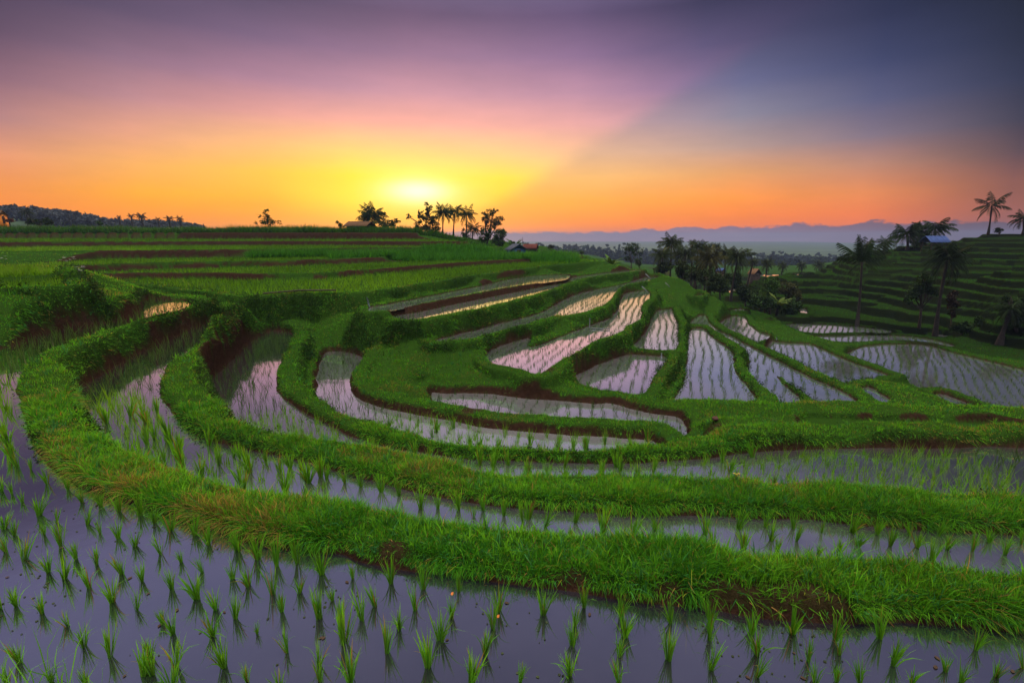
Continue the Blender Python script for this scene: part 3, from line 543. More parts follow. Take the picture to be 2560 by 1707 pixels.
for p in PADS:
    if not p.rice: continue
    x, y = grid(p, p.rice[0], p.rice[1], DIR.get(p.name, 0.3), keep=0.9)
    if p.name == 'P1': xs_ = (x - 0) / y * F / CT + 1280; k = (xs_ < 780) & (y > 2.5); x, y = x[k], y[k]
    for a, b_ in zip(x, y):
        h = {'P1': 0.26, 'P2': 0.24, 'P3': 0.3, 'P4': 0.26}.get(p.name, 0.17) * RNG.uniform(0.55, 1.3)
        if abs(math.atan2(a, b_)) < math.radians(56): rest.append((a, b_, p.z, h, p))
# extra plants in the left arm of the nearest paddy
x, y = grid(P0, 0.25, 0.24, 0.3)
for a, b_ in zip(x, y):
    if b_ > 4.2 and np.min(np.hypot(picked[:, 0] - a, picked[:, 1] - b_)) > 0.2: rest.append((a, b_, P0.z, RNG.uniform(0.2, 0.3), P0))
def seen(q):
    r = math.hypot(q[0], q[1]); j = int(np.clip(np.searchsorted(th, math.atan2(q[0], q[1])), 0, NTH - 1)); i = int(np.clip(np.searchsorted(rs, r), 1, NR - 1))
    ok = math.atan2(q[2] + q[3] - EYE, r) > cm[i - 1, j]; cx = q[0] / (q[1] * CT + (EYE - q[2]) * ST); return ok and abs(cx) < 1280 / F * 1.02
rest.sort(key=lambda q: math.hypot(q[0], q[1]) / q[3])
allc = [q for q in cand]
rest_vis = [q for q in rest if seen(q)]
need = 300 - len(allc); near = set(id(q) for q in rest_vis[:max(0, need)])
allc += [q for q in rest if id(q) in near]
RL = {'P0': ('young green rice seedling standing in the nearest flooded paddy', 'rice seedlings in the nearest paddy'), 'P1': ('thin rice seedling in the narrow paddy behind the first grassy bank', 'rice seedlings in the second paddy'),
      'P2': ('small rice seedling in the paddy beyond the second grassy bank', 'rice seedlings in the third paddy')}
for i, (x, y, z, h, p) in enumerate(allc):
    lb, gp = RL.get(p.name, ('rice seedling in a flooded terrace paddy', 'rice seedlings in the farther paddies'))
    o = link('rice_plant', RM[(i * 7) % 18], loc=(x, y, z), rz=random.uniform(0, 6.28), label=lb, cat='rice plant', group=gp)
    w_ = h * random.uniform(0.8, 1.25); o.scale = (w_, w_ * random.uniform(.85, 1.15), h * random.uniform(.88, 1.08)); o.rotation_euler[0] = random.gauss(0, 0.09); o.rotation_euler[1] = random.gauss(0, 0.09)
far = np.array([(q[0], q[1], q[2], q[3]) for q in rest if id(q) not in near])
def clumps(A, nb, wr, spread, tintf, lean=0.0):
    N = len(A); P = np.repeat(A[:, :3], nb, 0); h = np.repeat(A[:, 3], nb); n = N * nb; r = np.hypot(P[:, 0], P[:, 1])
    P = P + RNG.normal(0, 0.02, (n, 3)) * np.array([1, 1, 0]); P[:, 2] -= 0.02
    D = norm(np.stack([RNG.normal(0, spread, n), RNG.normal(0, spread, n), np.ones(n)], 1))
    return blades(P, D, h * RNG.uniform(0.7, 1.25, n), np.maximum(0.012, r * wr) * RNG.uniform(0.7, 1.3, n), tintf(P, n), False, 0.2)
def rice_tint(P, n): return (np.array([0.055, 0.18, 0.007]) * RNG.uniform(0.6, 1.3, (n, 1)) + np.array([0.05, 0.03, 0]) * RNG.uniform(0, 1, (n, 1)))
def thin_tint(P, n): return np.array([0.028, 0.06, 0.010]) * RNG.uniform(0.6, 1.3, (n, 1))
rr = np.hypot(far[:, 0], far[:, 1]); A1 = far[rr < 9.5]; A2 = far[(rr >= 9.5)]
Vr, Fr, Tr = joinparts([clumps(A1, 12, 0.0009, 0.22, rice_tint), clumps(A2, 5, 0.00045, 0.2, thin_tint)])
link('rice_seedlings', mesh('rice_seedlings', Vr, Fr, M_RICE, {'tint': Tr}), kind='stuff', label='rows of tiny rice seedlings in the flooded terraces down the slope', cat='rice seedlings')
# taller rice on the upper terraces
def crop_tint(P, n): return np.array([0.085, 0.21, 0.007]) * RNG.uniform(0.5, 1.35, (n, 1)) * (0.7 + 0.6 * fbm(P[:, 0] / 2.2, P[:, 1] / 2.2, 2, 31)[:, None])
AA = []
for p, a, h in ((H5, 0.27, 0.27), (H6, 0.28, 0.22), (H7, 0.28, 0.22), (H8, 0.27, 0.34), (H9, 0.26, 0.42)):
    x, y = grid(p, a, a * 0.9, 0.2, keep=0.96, inset=0.1)
    k = (np.abs(np.arctan2(x, y)) < 1.0) & (y < 75); x, y = x[k], y[k]
    AA.append(np.stack([x, y, np.full(x.size, p.z), h * RNG.uniform(0.6, 1.15, x.size)], 1))
for p, n, h in ((L1, 2500, 0.3), (L2, 2200, 0.25)):
    x, y = grid(p, 0.12, 0.12, 0.2); AA.append(np.stack([x, y, np.full(x.size, p.z), h * RNG.uniform(0.5, 1.1, x.size)], 1))
AA = np.concatenate(AA)
Vc, Fc, Tc = joinparts([clumps(AA, 6, 0.0011, 0.24, crop_tint)])
link('growing_rice', mesh('growing_rice', Vc, Fc, M_RICE, {'tint': Tc}), kind='stuff', label='taller yellow green rice filling the upper hillside terraces', cat='rice crop')
# leafy maize between the sixth and eighth terrace, weeds on the top field
MZ = []; k8a = np.arctan2(K8[:, 0], K8[:, 1]); k8r = np.hypot(K8[:, 0], K8[:, 1]); k8o = np.argsort(k8a)
for _ in range(5200):
    xc = random.uniform(-60, 2200); a = math.atan((px('2', xc, 0)[0] - 1280) / F * CT); rr_ = np.interp(a, k8a[k8o], k8r[k8o]) - random.uniform(0.7, 6.0 if xc > 500 else 2.2)
    MZ.append((rr_ * math.sin(a), rr_ * math.cos(a), 0, random.uniform(0.45, 0.85)))
MZ = np.array(MZ); MZ[:, 2] = [ground(q[0], q[1]) for q in MZ]
TF = []
for _ in range(11000):
    xs_ = random.uniform(-60, 1245); D = random.uniform(51.7, 60)
    X_ = (xs_ - 1280) / F * CT * D; TF.append((X_, D, 0, random.uniform(0.3, 1.0) * (0.75 + 0.5 * float(vnoise(np.array([X_ / 1.7]), np.array([D / 3.]), 4)[0]))))
TF = np.array(TF); TF[:, 2] = [ground(q[0], q[1]) for q in TF]
def maize_tint(P, n): return np.array([0.035, 0.14, 0.01]) * RNG.uniform(0.5, 1.5, (n, 1))
def weed_tint(P, n): return np.array([0.022, 0.075, 0.007]) * RNG.uniform(0.4, 1.5, (n, 1))
Vm, Fm, Tm = joinparts([clumps(MZ, 9, 0.0016, 0.5, maize_tint)])
link('maize', mesh('maize', Vm, Fm, M_RICE, {'tint': Tm}), kind='stuff', label='leafy maize growing in a dark green strip across the hillside', cat='crop')
Vm, Fm, Tm = joinparts([clumps(TF, 9, 0.0013, 0.4, weed_tint)])
link('field_weeds', mesh('field_weeds', Vm, Fm, M_RICE, {'tint': Tm}), kind='stuff', label='tall green weeds along the crest of the hill against the sky', cat='weeds')
# ------------------------------------------------------------------ trees and plants
def place(cr, x, y, D):
    """a point seen at (x, y) of a crop, at forward distance D"""
    return AT(*px(cr, x, y), D)
def tube(pts, rad, ns=8):
    pts = np.asarray(pts, float); V, Fs = [], []
    for i, p in enumerate(pts):
        a = pts[min(i + 1, len(pts) - 1)] - pts[max(i - 1, 0)]; a /= np.linalg.norm(a) + 1e-9
        u = np.cross(a, [0.31, 0.93, 0.2]); u /= np.linalg.norm(u); w = np.cross(a, u)
        for k in range(ns): q = 2 * PI * k / ns; V.append(p + (u * math.cos(q) + w * math.sin(q)) * rad[i])
    for i in range(len(pts) - 1):
        for k in range(ns): k2 = (k + 1) % ns; Fs.append([i * ns + k, i * ns + k2, (i + 1) * ns + k2, (i + 1) * ns + k])
    V.append(pts[-1]); c = len(V) - 1; b = (len(pts) - 1) * ns
    return np.array(V), np.array(Fs), np.array([[b + k, b + (k + 1) % ns, c] for k in range(ns)])
def tubes(lst, ns=7):
    Vs, Qs, Ts, o = [], [], [], 0
    for pts, rad in lst:
        v, q, t = tube(pts, rad, ns); Vs.append(v); Qs.append(q + o); Ts.append(t + o); o += len(v)
    return np.concatenate(Vs), [np.concatenate(Qs), np.concatenate(Ts)]
PALM_T = np.array([0.030, 0.062, 0.014])
def palm_crown(r, R_, nf, e_lo, e_hi, tint, dirs=None, droop=(1.2, 2.3), nl=26):
    Vs, Qs, Ts, Cs = [], [], [], []; o = 0
    for k in range(nf):
        if dirs: a, e0, L = dirs[k % len(dirs)]; a += r.uniform(-.12, .12); L = L * r.uniform(.92, 1.05)
        else: a = 2 * PI * (k * 0.382) + r.uniform(-.3, .3); e0 = e_lo + (e_hi - e_lo) * ((k + r.uniform(0, 1)) / nf); L = r.uniform(0.85, 1.1)
        L *= R_; dr_ = r.uniform(*droop) * (0.5 + 0.5 * math.cos(e0)); pts = [np.zeros(3)]; ns = 9
        for i in range(ns):
            e = e0 - dr_ * ((i + 0.5) / ns) ** 1.3; pts.append(pts[-1] + np.array([math.cos(a) * math.cos(e), math.sin(a) * math.cos(e), math.sin(e)]) * L / ns)
        pts = np.array(pts); sd = np.array([-math.sin(a), math.cos(a), 0.0]); col = tint * r.uniform(0.6, 1.35)
        for i in range(ns + 1):
            w = 0.028 * R_ / 2 * (1 - i / (ns + 1)); Vs += [pts[i] - sd * w, pts[i] + sd * w]; Cs += [col * 1.3, col * 1.3]
            if i: Qs.append([o + 2 * i - 2, o + 2 * i - 1, o + 2 * i + 1, o + 2 * i])
        o += 2 * (ns + 1)
        for j in range(nl):
            t = 0.10 + 0.9 * (j + 0.5) / nl; f = t * ns; i0 = min(int(f), ns - 1); p = pts[i0] + (pts[i0 + 1] - pts[i0]) * (f - i0); ax = pts[i0 + 1] - pts[i0]; ax /= np.linalg.norm(ax)
            ll = L * 0.30 * (math.sin(PI * min(1, t * 0.85 + 0.12))) ** 0.7 * r.uniform(0.8, 1.15)
            for s in (-1, 1):
                d = sd * s * 0.75 + ax * 0.65 + np.array([0, 0, -0.5 - 0.7 * r.uniform()]); d /= np.linalg.norm(d); w = ax * (0.011 * L)
                Vs += [p - w, p + w, p + d * ll * 0.6 + w * 0.5 - np.array([0, 0, .01]), p + d * ll - np.array([0, 0, ll * .18])]; Cs += [col * r.uniform(.7, 1.2)] * 4
                Qs.append([o, o + 1, o + 2, o + 3]); o += 4
    return np.array(Vs), [np.array(Qs)], np.array(Cs)
def palm(cr, x, yc, D, rad, label, nf=22, base=None, e=(-0.7, 1.45), seed=0, tint=PALM_T, group=None, dirs=None, trunk_r=0.13, droop=(1.2, 2.3), cat='palm tree', bulge=0.0):
    r = np.random.default_rng(seed + 100); top = place(cr, x, yc, D); rm = rad / CR[cr][2] * D / F
    if base is None: bx, by = top[0] + r.uniform(-.4, .4), top[1] + r.uniform(-.3, .3)
    else: q = place(cr, base[0], base[1], D); bx, by = q[0], q[1]
    bz = ground(bx, by) - 0.15
    if base is not None and abs(q[2] - bz) < 1.6: bz = min(bz, q[2])
    root = link('palm_tree', None, loc=(bx, by, bz), label=label, cat=cat, group=group)
    tv = np.array([top[0] - bx, top[1] - by, top[2] - bz]); pts = []
    for i in range(9):
        t = i / 8; pts.append(np.array([tv[0] * t ** 1.5 + bulge * math.sin(PI * t), tv[1] * t, tv[2] * t]))
    rad_ = [trunk_r * (1.45 - 0.75 * min(1, i / 3)) * (1 if i < 7 else 0.9) for i in range(9)]
    v, f = tubes([(pts, rad_)], 9); link('trunk', mesh('trunk', v, f, M_PALMTRUNK, smooth=True), root)
    v, f, c = palm_crown(r, rm, nf, e[0], e[1], tint, dirs, droop)
    link('crown', mesh('crown', v, f, M_PALM, {'tint': c}), root, loc=tuple(tv))
    return root
def leafcloud(r, blobs, n, size, tint):
    """leaves in clusters inside ellipsoids (cx, cy, cz, rx, ry, rz, weight)"""
    vol = np.array([b[3] * b[4] * b[5] * b[6] for b in blobs]) ** 0.75; vol /= vol.sum(); Vs, Cs = [], []
    for b, wv in zip(blobs, vol):
        m = max(12, int(n * wv)); nc = max(5, m // 26)
        d = r.normal(0, 1, (nc, 3)); d /= np.linalg.norm(d, axis=1)[:, None]; rad = r.uniform(0.45, 1.05, (nc, 1)) ** 0.6; cc = d * rad * np.array(b[3:6]) + np.array(b[:3])
        cs = tint * r.uniform(0.5, 1.5, (nc, 1)); k = r.integers(0, nc, m)
        P = cc[k] + r.normal(0, 0.16, (m, 3)) * np.array(b[3:6]) ** 0.6
        u = r.normal(0, 1, (m, 3)); u /= np.linalg.norm(u, axis=1)[:, None]; w = np.cross(u, r.normal(0, 1, (m, 3))); w /= np.linalg.norm(w, axis=1)[:, None]
        s = size * r.uniform(0.55, 1.3, (m, 1)); Vs.append(np.stack([P - u * s, P + w * s * 0.42, P + u * s, P - w * s * 0.42], 1).reshape(-1, 3)); Cs.append(np.repeat(cs[k] * r.uniform(0.75, 1.25, (m, 1)), 4, 0))
    V = np.concatenate(Vs); return V, [np.arange(len(V)).reshape(-1, 4)], np.concatenate(Cs)
def tree(name, cr, blobs_px, base, D, label, n=2500, leaf=0.12, tint=(0.028, 0.058, 0.014), tr=0.1, seed=0, group=None, cat='tree', leafname='crown'):
    """broadleaf tree: crown blobs (x, y, rx, ry) as seen in a crop; stem from the base with a limb to each blob"""
    r = np.random.default_rng(seed + 500); s = D / F / CR[cr][2]
    q = place(cr, base[0], base[1], D); bz = min(ground(q[0], q[1]) - 0.1, q[2] + 0.3); root = link(name, None, loc=(q[0], q[1], bz), label=label, cat=cat, group=group)
    B = []
    for (x, y, rx, ry) in blobs_px:
        p = place(cr, x, y, D) - np.array([q[0], q[1], bz]); p[1] += r.uniform(-.5, .5) * rx * s; B.append((p[0], p[1], p[2], rx * s, (rx + ry) * 0.5 * s, ry * s, 1.0))
    mid = np.mean([b[:3] for b in B], 0); low = min(b[2] - b[5] * 0.3 for b in B); fork = np.array([mid[0] * 0.4, mid[1] * 0.4, max(0.15, low * 0.75)]); L = [([np.zeros(3), fork * [0.5, 0.5, 0.5] + [0.03, 0, 0], fork], [tr * 1.3, tr, tr * 0.85])]
    for b in B:
        e = np.array(b[:3]); m = (fork + e) / 2 + r.normal(0, 0.05, 3) * np.linalg.norm(e - fork); L.append(([fork, m, e], [tr * 0.7, tr * 0.45, tr * 0.2]))
        for _ in range(4):
            d = r.normal(0, 1, 3); d[2] = abs(d[2]) * 0.7; d /= np.linalg.norm(d); t = e + d * np.array(b[3:6]) * 0.85; L.append(([m, (m + t) / 2 + r.normal(0, .04, 3), t], [tr * 0.35, tr * 0.22, tr * 0.07]))
    v, f = tubes(L, 6); link('trunk' if cat == 'tree' else 'stem', mesh('trunk', v, f, M_TRUNK, smooth=True), root)
    v, f, c = leafcloud(r, B, n, leaf, np.array(tint)); link(leafname, mesh(leafname, v, f, M_LEAF, {'tint': c}), root)
    return root
def banana(cr, base, D, h, label, n=8, seed=0, tint=(0.05, 0.10, 0.02), group=None):
    r = np.random.default_rng(seed + 900); q = place(cr, base[0], base[1], D); hz = h / CR[cr][2] * D / F; bz = min(ground(q[0], q[1]) - 0.05, q[2] + 0.1); root = link('banana_plant', None, loc=(q[0], q[1], bz), label=label, cat='banana plant', group=group)
    H_ = hz + max(0, q[2] - bz); st = H_ * 0.38; v, f = tubes([([(0, 0, 0), (0.02, 0, st * .5), (0, 0.02, st)], [H_ * .06, H_ * .05, H_ * .035])], 8); link('stem', mesh('stem', v, f, M_PALMTRUNK, smooth=True), root)
    Vs, Qs, Cs, o = [], [], [], 0
    for k in range(n):
        a = 2 * PI * k * 0.382 + r.uniform(-.3, .3); e0 = r.uniform(0.7, 1.4); L = H_ * r.uniform(0.55, 0.75); p = np.array([0, 0, st * 0.95]); col = np.array(tint) * r.uniform(.6, 1.4); sd = np.array([-math.sin(a), math.cos(a), 0.])
        for i in range(8):
            t = i / 7; e = e0 - 1.3 * t ** 1.6; w = L * 0.115 * math.sin(PI * min(1, t * .86 + .1)) ** .6; dz = np.array([0, 0, -w * 0.35])
            Vs += [p - sd * w + dz, p.copy(), p + sd * w + dz]; Cs += [col * .9, col * 1.2, col * .9]
            if i: b = o + 3 * i; Qs += [[b - 3, b - 2, b + 1, b], [b - 2, b - 1, b + 2, b + 1]]
            p = p + np.array([math.cos(a) * math.cos(e), math.sin(a) * math.cos(e), math.sin(e)]) * L / 7
        o += 24
    link('leaves', mesh('leaves', np.array(Vs), np.array(Qs), M_LEAF, {'tint': np.array(Cs)}), root); return root
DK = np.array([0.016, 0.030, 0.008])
# palms and trees on the hill crest in front of the sunset
palm('b', 345, 330, 72, 224, 'bushy palm with upright fronds left of the sun glow on the hill crest', nf=24, base=(350, 470), e=(-0.1, 1.5), seed=1)
tree('shrub', 'b', [(430, 410, 110, 62), (560, 400, 70, 45), (640, 340, 40, 35), (500, 270, 30, 25), (350, 430, 60, 45)], (440, 475), 71, 'ragged shrub with bent leafy tips right beside the bushy palm', n=1500, leaf=0.16, seed=2, cat='shrub', leafname='foliage', tint=(.04, .05, .014))
tree('tree', 'b', [(1012, 150, 26, 24), (1055, 205, 52, 34), (985, 285, 62, 50), (1060, 330, 80, 50), (1080, 430, 95, 60), (950, 420, 75, 62), (915, 290, 14, 65), (800, 300, 34, 26)], (1000, 490), 72, 'dense leafy tree with a leaning top between the two palm groups on the crest', n=3000, leaf=0.15, seed=3, tint=(.04, .05, .014))
palm('b', 1215, 272, 73, 156, 'round headed coconut palm nearest the sun on the hill crest', nf=26, base=(1209, 540), seed=4, e=(-0.5, 1.5), tint=PALM_T)
palm('b', 1357, 255, 74, 147, 'slim coconut palm with a tall bare trunk beside the round headed palm', nf=22, base=(1340, 556), seed=5)
palm('b', 1502, 290, 74, 156, 'coconut palm with ragged spread fronds left of the double crowned tree', nf=20, base=(1500, 600), seed=6, e=(-0.6, 1.5))
palm('b', 1580, 470, 73, 134, 'short young palm at the foot of the ragged coconut palm', nf=18, base=(1572, 606), seed=7, e=(-0.4, 1.5))
tree('shrub', 'b', [(1470, 500, 42, 45), (1500, 560, 40, 40)], (1490, 605), 75, 'small dark shrub behind the trunk of the ragged coconut palm', n=500, leaf=0.14, seed=8, cat='shrub', leafname='foliage')
tree('tree', 'b', [(1760, 258, 74, 40), (1838, 232, 38, 28), (1885, 340, 66, 56), (1800, 400, 72, 46), (1740, 335, 55, 45), (1735, 480, 70, 60), (1725, 570, 70, 62)], (1742, 630), 72, 'tall airy broadleaf tree with a double crown at the right end of the crest', n=3200, leaf=0.13, seed=9, tr=0.14)
tree('tree', 'b', [(1905, 520, 78, 62), (1890, 600, 78, 66)], (1890, 675), 70, 'low round dark tree just right of the double crowned tree', n=1900, leaf=0.13, seed=10)
banana('b', (2085, 640), 64, 105, 'banana plant with splayed leaves behind the blue hut', n=11, seed=11, tint=(.03, .065, .018))
tree('tree', '1', [(1835, 225, 38, 24), (1800, 262, 42, 26), (1860, 268, 38, 26), (1785, 292, 40, 16), (1895, 290, 36, 14), (1835, 300, 50, 16)], (1838, 318), 58, 'lone sparse sapling silhouetted on the crest far left of the palms', n=420, leaf=0.15, seed=12, tr=0.05)
tree('shrub', '2', [(565, 300, 22, 16), (590, 312, 16, 10)], (570, 322), 58, 'tiny tuft of shrub on the crest left of the dark roof', n=160, leaf=0.13, seed=13, cat='shrub', leafname='foliage')
tree('shrub', 'a', [(550, 420, 120, 42), (650, 410, 60, 36), (470, 410, 60, 36)], (550, 490), 62, 'dark spreading shrub above the top terrace at the left edge', n=900, leaf=0.14, seed=14, cat='shrub', leafname='foliage', tint=(.02, .035, .01))
palm('a', 370, 290, 95, 110, 'grey feathery palm in front of the far left hill', nf=20, base=(370, 420), seed=15, tint=np.array([.03, .045, .02]))
tree('shrub', 'a', [(140, 390, 55, 28)], (140, 430), 64, 'small reddish bush beside the orange wall', n=260, leaf=0.12, seed=16, cat='shrub', leafname='foliage', tint=(.10, .03, .02))
tree('shrub', 'a', [(1390, 435, 34, 30)], (1390, 470), 62, 'small pale green bush alone on the left crest', n=200, leaf=0.12, seed=17, cat='shrub', leafname='foliage')
# bushes that spill over the crest under the palms
for i, (x, y, rx, ry, lb) in enumerate(((430, 535, 170, 40, 'low dark green scrub under the bushy palm'), (1090, 530, 130, 36, 'low green scrub at the foot of the crest palms'), (800, 510, 150, 26, 'thin weedy scrub between the two crest palm groups'), (1290, 560, 80, 18, 'scrub trailing down the crest beside the slim palms'))):
    tree('shrub', 'b', [(x - rx * .5, y, rx * .5, ry), (x, y - ry * .15, rx * .5, ry), (x + rx * .5, y, rx * .5, ry)], (x, y + ry), 55, lb, n=1600, leaf=0.11, seed=20 + i, tr=0.03, cat='shrub', leafname='foliage', tint=(.035, .10, .014))
# the palm grove in the valley behind the ridge
GL = ['tallest coconut palm at the left front of the valley grove', 'short palm low on the left edge of the valley grove', 'drooping palm second from the left in the grove', 'thin high palm rising in the middle of the grove', 'small far palm top peeping over the grove',
      'palm with a sparse crown behind the grove middle', 'broad shaggy yellowish palm low in the grove centre', 'little round palm top right of the grove middle', 'feathery palm above the right side of the grove', 'tall leaning trunked palm at the right end of the grove',
      'pale palm just right of the grove', 'hazy palm alone in the valley right of the grove', 'faint small palm on the misty valley floor', 'misty palm in front of the blue woods', 'blurred palm left of the crooked right hand palm']
for i, (x, y, rr_, D) in enumerate([(1110, 165, 98, 50), (1040, 255, 88, 48), (1220, 245, 100, 50), (1320, 190, 80, 54), (1272, 150, 36, 60), (1385, 195, 62, 56), (1405, 290, 125, 47), (1462, 180, 40, 62), (1532, 235, 74, 56), (1622, 270, 112, 47), (1742, 300, 56, 64), (1850, 315, 70, 80), (1972, 330, 52, 95), (2115, 325, 52, 100), (2255, 325, 58, 100)]):
    palm('c', x, y, D, rr_ * (1.22 if i < 10 else 1), GL[i], nf=26, seed=40 + i, e=(-0.75, 1.5), tint=np.array([.042, .062, .018]) if i not in (6,) else np.array([.075, .075, .02]), trunk_r=0.12 if D < 60 else 0.16)
for i, (bl, b, D, lb, tt) in enumerate((([(1380, 400, 70, 60), (1400, 460, 60, 60)], (1390, 510), 45, 'dark leafy bush between the grove trunks', (.025, .04, .012)), ([(1210, 370, 55, 50), (1180, 330, 40, 40)], (1210, 430), 46, 'dull green bush under the drooping grove palm', (.035, .05, .014)),
      ([(1500, 480, 45, 55), (1460, 430, 40, 40)], (1490, 540), 45, 'bush below the right hand grove palms', (.03, .05, .014)), ([(1690, 545, 70, 62), (1655, 500, 40, 40)], (1690, 610), 42, 'round dark bush by the shining valley paddies', (.022, .036, .012)), ([(1890, 470, 56, 50), (1870, 530, 60, 50)], (1880, 610), 43, 'bright green bushy tree right of the round dark bush', (.04, .085, .016)),
      ([(1800, 600, 80, 50), (1870, 630, 70, 40)], (1830, 670), 41, 'low tangled bush on the lip of the valley', (.025, .05, .014)), ([(2050, 640, 56, 62), (2030, 690, 50, 36)], (2050, 730), 40, 'dark egg shaped bush at the end of the ridge', (.025, .05, .014)), ([(2010, 500, 58, 46), (2040, 550, 50, 46)], (2010, 610), 44, 'brownish bush above the egg shaped bush', (.05, .055, .02)),
      ([(1060, 330, 50, 36), (1020, 350, 40, 30)], (1050, 400), 48, 'dull low bush at the left foot of the grove', (.03, .045, .014)), ([(1310, 340, 60, 56), (1290, 400, 50, 50)], (1300, 470), 49, 'dark bush filling the grove behind its middle trunks', (.025, .04, .012)), ([(1570, 410, 60, 46), (1600, 450, 40, 36)], (1570, 480), 52, 'low dark bush between the last grove palms', (.025, .042, .013)), ([(810, 180, 56, 34), (780, 210, 46, 34), (845, 215, 42, 34), (775, 265, 28, 26)], (800, 295), 75, 'round dark broadleaf tree alone left of the palm grove', (.022, .045, .012)), ([(175, 178, 22, 16)], (175, 208), 80, 'small bare looking tree on the skyline right of the red roof', (.03, .04, .02)), ([(416, 222, 14, 12)], (416, 242), 70, 'tiny round shrub past the end of the maize', (.03, .05, .02)), ([(862, 290, 30, 26)], (865, 318), 60, 'little dark bush right below the lone broadleaf tree', (.02, .04, .012)))):
    tree('tree' if 'tree' in lb else 'shrub', 'c', bl, b, D, lb, n=1500 if bl[0][2] > 35 else 300, leaf=0.12, seed=70 + i, cat='tree' if 'tree' in lb else 'shrub', leafname='crown' if 'tree' in lb else 'foliage', tint=tt, tr=0.08)
banana('c', (640, 290), 46, 75, 'banana plant on the hillside left of the lone broadleaf tree', n=8, seed=81)
banana('c', (1930, 640), 41, 130, 'banana plant with a yellowing leaf among the valley bushes', n=9, seed=82, tint=(.07, .10, .02))
banana('c', (1800, 640), 42, 150, 'tall dark banana plant behind the low tangled bush', n=9, seed=83)
# the dark hillside on the right
R1D = [(math.radians(120), 1.5, 1.1), (math.radians(30), 1.3, 1.05), (math.radians(172), 0.85, 1.3), (math.radians(190), 0.55, 1.3), (math.radians(5), 0.85, 1.35), (math.radians(-10), 0.35, 1.25), (math.radians(150), 1.55, 1.0), (math.radians(60), 1.48, 1.1), (math.radians(100), 1.3, .95), (math.radians(20), 1.35, 0.95), (math.radians(250), 0.9, .8), (math.radians(300), 0.7, .85), (math.radians(150), 1.0, .85), (math.radians(330), -0.3, .8), (math.radians(210), -0.25, .8)]
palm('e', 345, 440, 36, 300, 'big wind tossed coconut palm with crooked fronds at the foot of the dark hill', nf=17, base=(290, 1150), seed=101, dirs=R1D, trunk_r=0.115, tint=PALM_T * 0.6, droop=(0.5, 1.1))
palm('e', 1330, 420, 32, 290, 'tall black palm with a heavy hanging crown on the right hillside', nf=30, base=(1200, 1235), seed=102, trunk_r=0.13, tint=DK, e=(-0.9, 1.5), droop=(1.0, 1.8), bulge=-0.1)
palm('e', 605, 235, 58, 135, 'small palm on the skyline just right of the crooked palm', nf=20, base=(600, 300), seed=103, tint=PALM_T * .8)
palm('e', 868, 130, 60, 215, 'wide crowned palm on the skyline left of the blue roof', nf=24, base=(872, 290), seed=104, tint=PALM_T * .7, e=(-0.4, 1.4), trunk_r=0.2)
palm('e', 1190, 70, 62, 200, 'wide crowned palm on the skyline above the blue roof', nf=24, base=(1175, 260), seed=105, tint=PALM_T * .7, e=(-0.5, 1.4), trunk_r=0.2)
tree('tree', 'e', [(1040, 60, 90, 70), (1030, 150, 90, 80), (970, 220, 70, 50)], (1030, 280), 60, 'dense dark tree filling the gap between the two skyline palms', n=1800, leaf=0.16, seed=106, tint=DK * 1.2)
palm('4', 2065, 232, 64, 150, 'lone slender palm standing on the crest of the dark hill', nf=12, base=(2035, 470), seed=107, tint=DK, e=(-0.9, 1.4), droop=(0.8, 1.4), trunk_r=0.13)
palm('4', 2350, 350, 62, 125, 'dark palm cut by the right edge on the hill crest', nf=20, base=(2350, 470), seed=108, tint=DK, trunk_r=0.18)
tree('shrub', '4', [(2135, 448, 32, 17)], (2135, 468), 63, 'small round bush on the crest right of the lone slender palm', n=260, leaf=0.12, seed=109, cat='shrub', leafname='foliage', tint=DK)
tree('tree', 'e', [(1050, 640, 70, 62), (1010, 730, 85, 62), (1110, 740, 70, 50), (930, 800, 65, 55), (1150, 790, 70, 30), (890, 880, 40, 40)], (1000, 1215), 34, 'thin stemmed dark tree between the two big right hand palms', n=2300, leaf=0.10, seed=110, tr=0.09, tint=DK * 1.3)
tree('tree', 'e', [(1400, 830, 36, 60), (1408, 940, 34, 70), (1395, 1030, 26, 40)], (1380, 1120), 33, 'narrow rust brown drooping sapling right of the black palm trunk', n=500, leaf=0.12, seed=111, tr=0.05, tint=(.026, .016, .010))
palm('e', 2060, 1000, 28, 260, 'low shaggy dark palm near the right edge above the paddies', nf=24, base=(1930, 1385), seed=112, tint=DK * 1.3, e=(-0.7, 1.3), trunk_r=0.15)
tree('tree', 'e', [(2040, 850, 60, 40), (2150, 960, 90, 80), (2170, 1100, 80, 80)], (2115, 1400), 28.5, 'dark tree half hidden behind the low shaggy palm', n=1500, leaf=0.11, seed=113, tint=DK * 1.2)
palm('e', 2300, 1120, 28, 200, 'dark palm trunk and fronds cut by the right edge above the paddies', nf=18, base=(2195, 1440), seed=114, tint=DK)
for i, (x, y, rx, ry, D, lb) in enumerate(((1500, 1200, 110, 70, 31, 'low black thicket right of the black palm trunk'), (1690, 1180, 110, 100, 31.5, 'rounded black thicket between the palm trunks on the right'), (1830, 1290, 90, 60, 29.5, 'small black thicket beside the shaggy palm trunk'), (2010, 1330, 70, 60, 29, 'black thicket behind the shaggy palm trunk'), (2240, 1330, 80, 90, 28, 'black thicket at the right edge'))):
    tree('shrub', 'e', [(x - rx * .45, y + ry * .2, rx * .5, ry * .7), (x, y - ry * .2, rx * .55, ry * .7), (x + rx * .45, y + ry * .25, rx * .5, ry * .7)], (x, y + ry), D, lb, n=1600, leaf=0.10, seed=120 + i, cat='shrub', leafname='foliage', tint=DK, tr=0.05)
